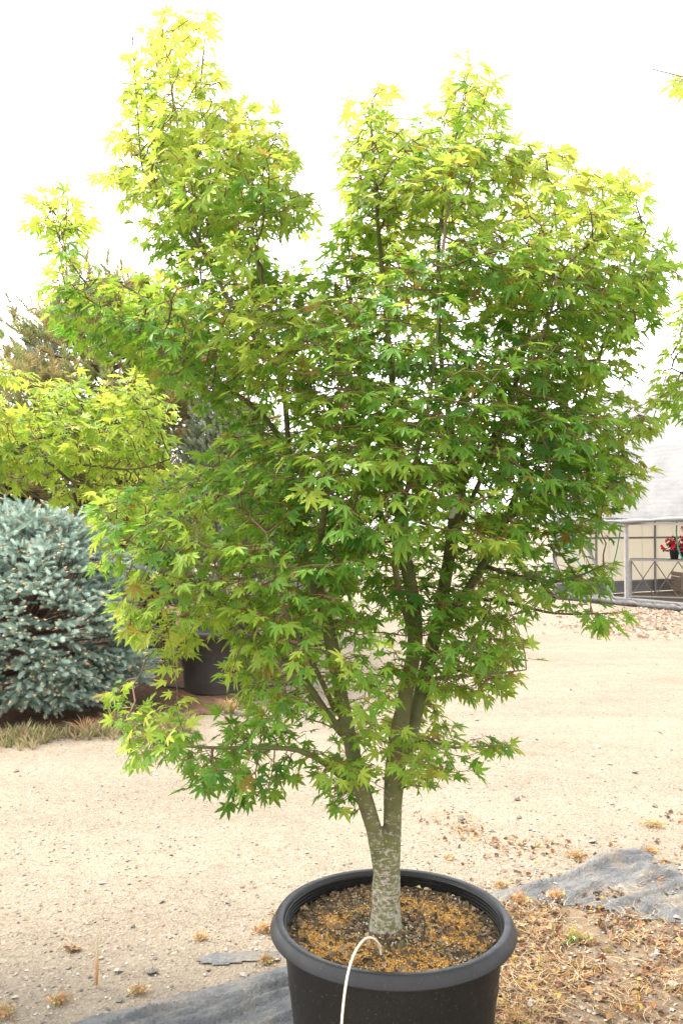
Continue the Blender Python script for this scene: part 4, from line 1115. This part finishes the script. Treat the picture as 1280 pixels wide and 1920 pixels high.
tr = N(n_, 'ShaderNodeBsdfTranslucent'); tr.inputs[0].default_value = (.66, .62, .54, 1); ms = N(n_, 'ShaderNodeMixShader'); ms.inputs[0].default_value = .6
n_.links.new(bb.outputs[0], ms.inputs[1]); n_.links.new(tr.outputs[0], ms.inputs[2]); n_.links.new(ms.outputs[0], n_.nodes['Material Output'].inputs[0])
M['steel'] = plain('galvanised_pipe', (.30, .28, .27), .55, (.22, .20, .19), 8, metal=.2)
M['hose'] = plain('green_hose', (.02, .22, .15), .4, (.03, .17, .13), 8)
gh_ = thing('greenhouse', F0, 'hoop greenhouse with white cover and cream wall at the right', 'greenhouse')
EA, RI, W, LEN = 1.93, 3.9, 4.3, 14.0
def prof(t):       # t 0..1 over the whole arch
    c = -math.cos(math.pi * t); s_ = math.sin(math.pi * t) ** 1.12
    return W * (1 + c), EA + RI * s_
def hoop(u, off=0, lo=0, hi=1, k=24):
    out = []
    for i in range(k + 1):
        t = lo + (hi - lo) * i / k; a, z = prof(t)
        out.append(F0 + aa * u + nn * a + Vector((0, 0, z + off)))
    return out
# roof cover, a skin over the hoops with sag between them
V = []; nu, nt2 = 56, 28
for i in range(nu + 1):
    u = -.1 + LEN * i / nu
    for j, p in enumerate(hoop(u, .03, 0, 1, nt2)):
        sag = -.05 * abs(math.sin(math.pi * u / 2.0)) + .02 * noise.noise(Vector((u * 2, j * .6, 0)))
        V.append(tuple(p + Vector((0, 0, sag)) + (nn * -.05 if j == 0 else Vector())))
Fs = [(i * (nt2 + 1) + j, (i + 1) * (nt2 + 1) + j, (i + 1) * (nt2 + 1) + j + 1, i * (nt2 + 1) + j + 1) for i in range(nu) for j in range(nt2)]
link('roof_cover', mesh_np('roof_cover', np.array(V), np.array(Fs), M['cover']), gh_)
# the far end of the arch is closed by cover above the wall
b_ = MB(); H = hoop(-.06, .0, 0, 1, 28)
for i in range(28):
    a, c = H[i], H[i + 1]; b_.add([Vector((a.x, a.y, EA)), Vector((c.x, c.y, EA)), c, a], [(0, 1, 2, 3)])
b_.build('gable_cover', M['cover'], gh_)
for k in range(8):
    b_ = MB(); b_.tube(hoop(k * 2.0, -.02, 0, 1, 24), .03, 8); b_.build('hoop', M['steel'], gh_, True)
# rolled hem of the cover at the eave
b_ = MB(); hp = []
for i in range(60):
    u = -.1 + LEN * i / 59; hp.append(F0 + aa * u - nn * .07 + Vector((0, 0, EA - .03 + .025 * math.sin(u * 2.1) - .012 * abs(math.sin(u * 4.7)))))
b_.tube(hp, [.045 + .015 * math.sin(i * 1.3) for i in range(60)], 8); b_.build('cover_hem', M['cover'], gh_, True)
b_ = MB(); b_.bar(F0 - aa * .1 + Vector((0, 0, EA - .12)) , F0 + aa * LEN + Vector((0, 0, EA - .12)), .05); b_.build('eave_rail', M['steel'], gh_)
# front side posts
for u, wd in ((0.0, .11), (2.28, .07), (4.6, .07), (7, .07), (9.3, .07)):
    b_ = MB(); p = F0 + aa * u; b_.bar(p, p + Vector((0, 0, EA - .10)), wd, .09); b_.build('post', M['steel'], gh_)
# end wall of cream panels, each a piece, with rails and studs
pw = .62; k = 0; u = .05
while u < 8.4:
    b_ = MB(); c = F0 + nn * (u + pw / 2) + Vector((0, 0, .30 + (EA - .30) / 2)); rot = Matrix((nn, Vector((nn.y, -nn.x, 0)), Vector((0, 0, 1)))).transposed()
    b_.box(c, (pw - .008, .02, EA - .34), rot); b_.build('panel', M['panel'], gh_); u += pw
for z, h in ((.30, .07), (1.45, .06), (EA - .02, .06)):
    b_ = MB(); b_.bar(F0 - aa * -.04 + nn * .05 + Vector((0, 0, z)), F0 + aa * .04 + nn * 8.4 + Vector((0, 0, z)), h, .05); b_.build('rail', M['steel'], gh_)
for u in (1.35, 3.55, 5.6, 7.4):
    b_ = MB(); p = F0 + aa * .10 + nn * u; b_.bar(p, p + Vector((0, 0, EA)), .05, .05); b_.build('stud', M['steel'], gh_)
b_ = MB(); b_.box(F0 + nn * 4.2 + Vector((0, 0, .14)), (8.4, .05, .26), rot); b_.build('base_board', M['cover'], gh_)
b_ = MB(); b_.bar(F0 + aa * .2 + nn * .7 + Vector((0, 0, 1.55)), F0 + aa * 1.6 + nn * .35 + Vector((0, 0, .02)), .05); b_.build('brace', M['steel'], gh_)
# far side wall so that the house is closed
b_ = MB(); b_.box(F0 + aa * LEN / 2 + nn * 8.6 + Vector((0, 0, EA / 2)), (.02, LEN, EA), Matrix.Rotation(math.atan2(aa.y, aa.x) - math.pi / 2, 3, 'Z')); b_.build('side_wall', M['panel'], gh_)
# black rolled plastic along the foot
b_ = MB(); hp = []; rr = []
for i in range(110):
    u = -.2 + 8 * i / 109; hp.append(F0 + aa * u - nn * (.28 + .06 * math.sin(u * 2.2)) + Vector((0, 0, .05 + .04 * noise.noise(Vector((u * 2, 0, 0))))))
    rr.append(.085 + .09 * noise.noise(Vector((u * 3.3, 1, 0))) + .05 * noise.noise(Vector((u * 11, 4, 0))))
b_.tube(hp, rr, 9)
M['roll'] = plain('black_sheet', (.07, .06, .055), .5, (.025, .022, .02), 9, .03)
tag(b_.build('plastic_roll', M['roll'], None, True), 'crumpled black plastic roll along the foot of the greenhouse', 'plastic sheet')
# step/curb of pale concrete behind it
b_ = MB(); b_.box(F0 + aa * 4 + nn * .05 + Vector((0, 0, .055)), (.22, 8, .16), Matrix.Rotation(math.atan2(aa.y, aa.x) - math.pi / 2, 3, 'Z')); b_.build('sill', M['cover'], gh_)

# bench with crossed wire legs
M['rust'] = plain('rusty_wire', (.14, .10, .08), .8, (.08, .06, .05), 10)
bs = F0 + aa * 2.05 + nn * .35; be = F0 + aa * 2.05 + nn * .35 + (nn * .62 + aa * .78).normalized() * 2.6
bdir = (be - bs).normalized(); bper = Vector((-bdir.y, bdir.x, 0))
bench = thing('bench', bs, 'low metal growing bench with crossed wire legs inside the greenhouse', 'bench')
b_ = MB(); rotb = Matrix((bdir, bper, Vector((0, 0, 1)))).transposed()
b_.box((bs + be) / 2 + bper * .4 + Vector((0, 0, .98)), (2.6, .8, .04), rotb); b_.build('bench_top', M['steel'], bench)
for k in range(5):
    x0 = bs + bdir * (.05 + k * .5); x1 = x0 + bdir * .5
    for a, c in ((x0, x1), (x1, x0)):
        b_ = MB(); b_.bar(a + Vector((0, 0, .16)), c + Vector((0, 0, .96)), .022); b_.build('lattice_bar', M['rust'], bench)
b_ = MB(); b_.bar(bs + Vector((0, 0, .15)), be + Vector((0, 0, .15)), .03); b_.build('lower_rail', M['steel'], bench)
for k, q in enumerate((bs, be, bs + bper * .8, be + bper * .8)):
    b_ = MB(); b_.bar(q + Vector((0, 0, 0)), q + Vector((0, 0, .97)), .035); b_.build('leg', M['steel'], bench)

# red flowers in black pots on the bench
M['red'] = tint_mat('red_petals', .6, .3)
for k, (px, lab) in enumerate(((1262, 'potted plant with red flowers at the left on the greenhouse bench'), (1283, 'taller potted plant with pinkish red flowers at the right edge on the bench'))):
    # stand it on the bench top, along the line of sight
    t = None
    for s_ in range(261):
        q = bs + bdir * (s_ * .01) + bper * .25
        if 640 + q.x / q.y * F >= px: t = q; break
    if t is None: t = be + bper * .25
    q = t + Vector((0, 0, 1.0)); th = thing('flower_pot', q, lab, 'potted flower', 'red potted flowers')
    b_ = MB(); b_.lathe([(0, 0), (.08, 0), (.11, .2), (.12, .2), (.12, .23), (.1, .23), (.1, .2), (0, .2)], q, 20); b_.build('pot_body', M['black'], th, True)
    nfl = 80; pp = np.array(tuple(q)) + np.stack([RNG.normal(size=nfl) * .11, RNG.normal(size=nfl) * .11, .2 + abs(RNG.normal(size=nfl)) * (.13 + .08 * k)], 1)
    Mx = frames(pp, rand_unit(nfl), rand_unit(nfl), np.full(nfl, .05))
    C = np.tile([.62, .03, .06, 1.], (nfl, 1)); C[:, :3] *= RNG.uniform(.6, 1.2, (nfl, 1)); C[::6] = (.05, .14, .03, 1)
    V, Fc, T = bake(Mx, DRYV, RNG.integers(0, 6, nfl), C)
    link('blossom', mesh_np('blossom', V, Fc, M['red'], False, {'tint': T}), th)

# hoses
def hose(pxs, label, coil=None, r=.016):
    pts = [P(px, py, Y) for px, py, Y in pxs]
    root = thing('garden_hose', pts[0], label, 'hose', 'green hoses hanging in the greenhouse')
    b_ = MB(); b_.tube(smooth_path([tuple(p) for p in pts], .08), r, 6); b_.build('hose_line', M['hose'], root, True)
    if coil is not None:
        b_ = MB(); c = P(*coil); pp = []
        for i in range(150):
            a = i / 150 * 6 * 2 * math.pi; rr = .22 + .05 * math.sin(a * .37)
            pp.append(c + Vector((math.cos(a) * rr, -.02 + .004 * i / 10, math.sin(a) * rr * 1.05 + .04 * math.sin(a * .21))))
        b_.tube(pp, r, 6); b_.build('hose_coil', M['hose'], root, True)
hose([(1058, 1022, 20.7), (1075, 1045, 20.6), (1105, 1080, 20.4), (1122, 1094, 20.3), (1140, 1080, 20.2), (1152, 1045, 20.1), (1160, 1005, 20.0), (1165, 968, 19.9)], 'green hose coiled on the left greenhouse post with one long hanging loop', (1058, 1006, 20.7))
hose([(1085, 962, 20.4), (1108, 984, 20.3), (1135, 993, 20.2), (1155, 988, 20.1), (1173, 972, 19.9)], 'short green hose sagging just under the greenhouse eave', None, .014)
hose([(1269, 968, 18.6), (1267, 1000, 18.6), (1272, 1035, 18.6), (1284, 1052, 18.5), (1310, 1060, 18.3), (1330, 980, 18.2)], 'green hose hanging beside the red flowers at the right edge')
# wooden crate at the right edge
M['crate'] = plain('weathered_wood', (.38, .30, .23), .85, (.24, .19, .15), 12, stretch=(2, 2, 14))
cp = G(1300, 1112); cr = thing('wooden_crate', Vector((cp.x, cp.y, 0)), 'weathered slatted wooden crate behind the bench at the right edge', 'crate')
for k in range(4):
    b_ = MB(); b_.box((cp.x, cp.y, .10 + k * .13), (.7, .03, .11)); b_.build('slat', M['crate'], cr)
    b_ = MB(); b_.box((cp.x - .365, cp.y + .31, .10 + k * .13), (.03, .58, .11)); b_.build('slat', M['crate'], cr)
for sx in (-.32, .32):
    b_ = MB(); b_.box((cp.x + sx, cp.y + .04, .28), (.05, .045, .52)); b_.build('corner_post', M['crate'], cr)
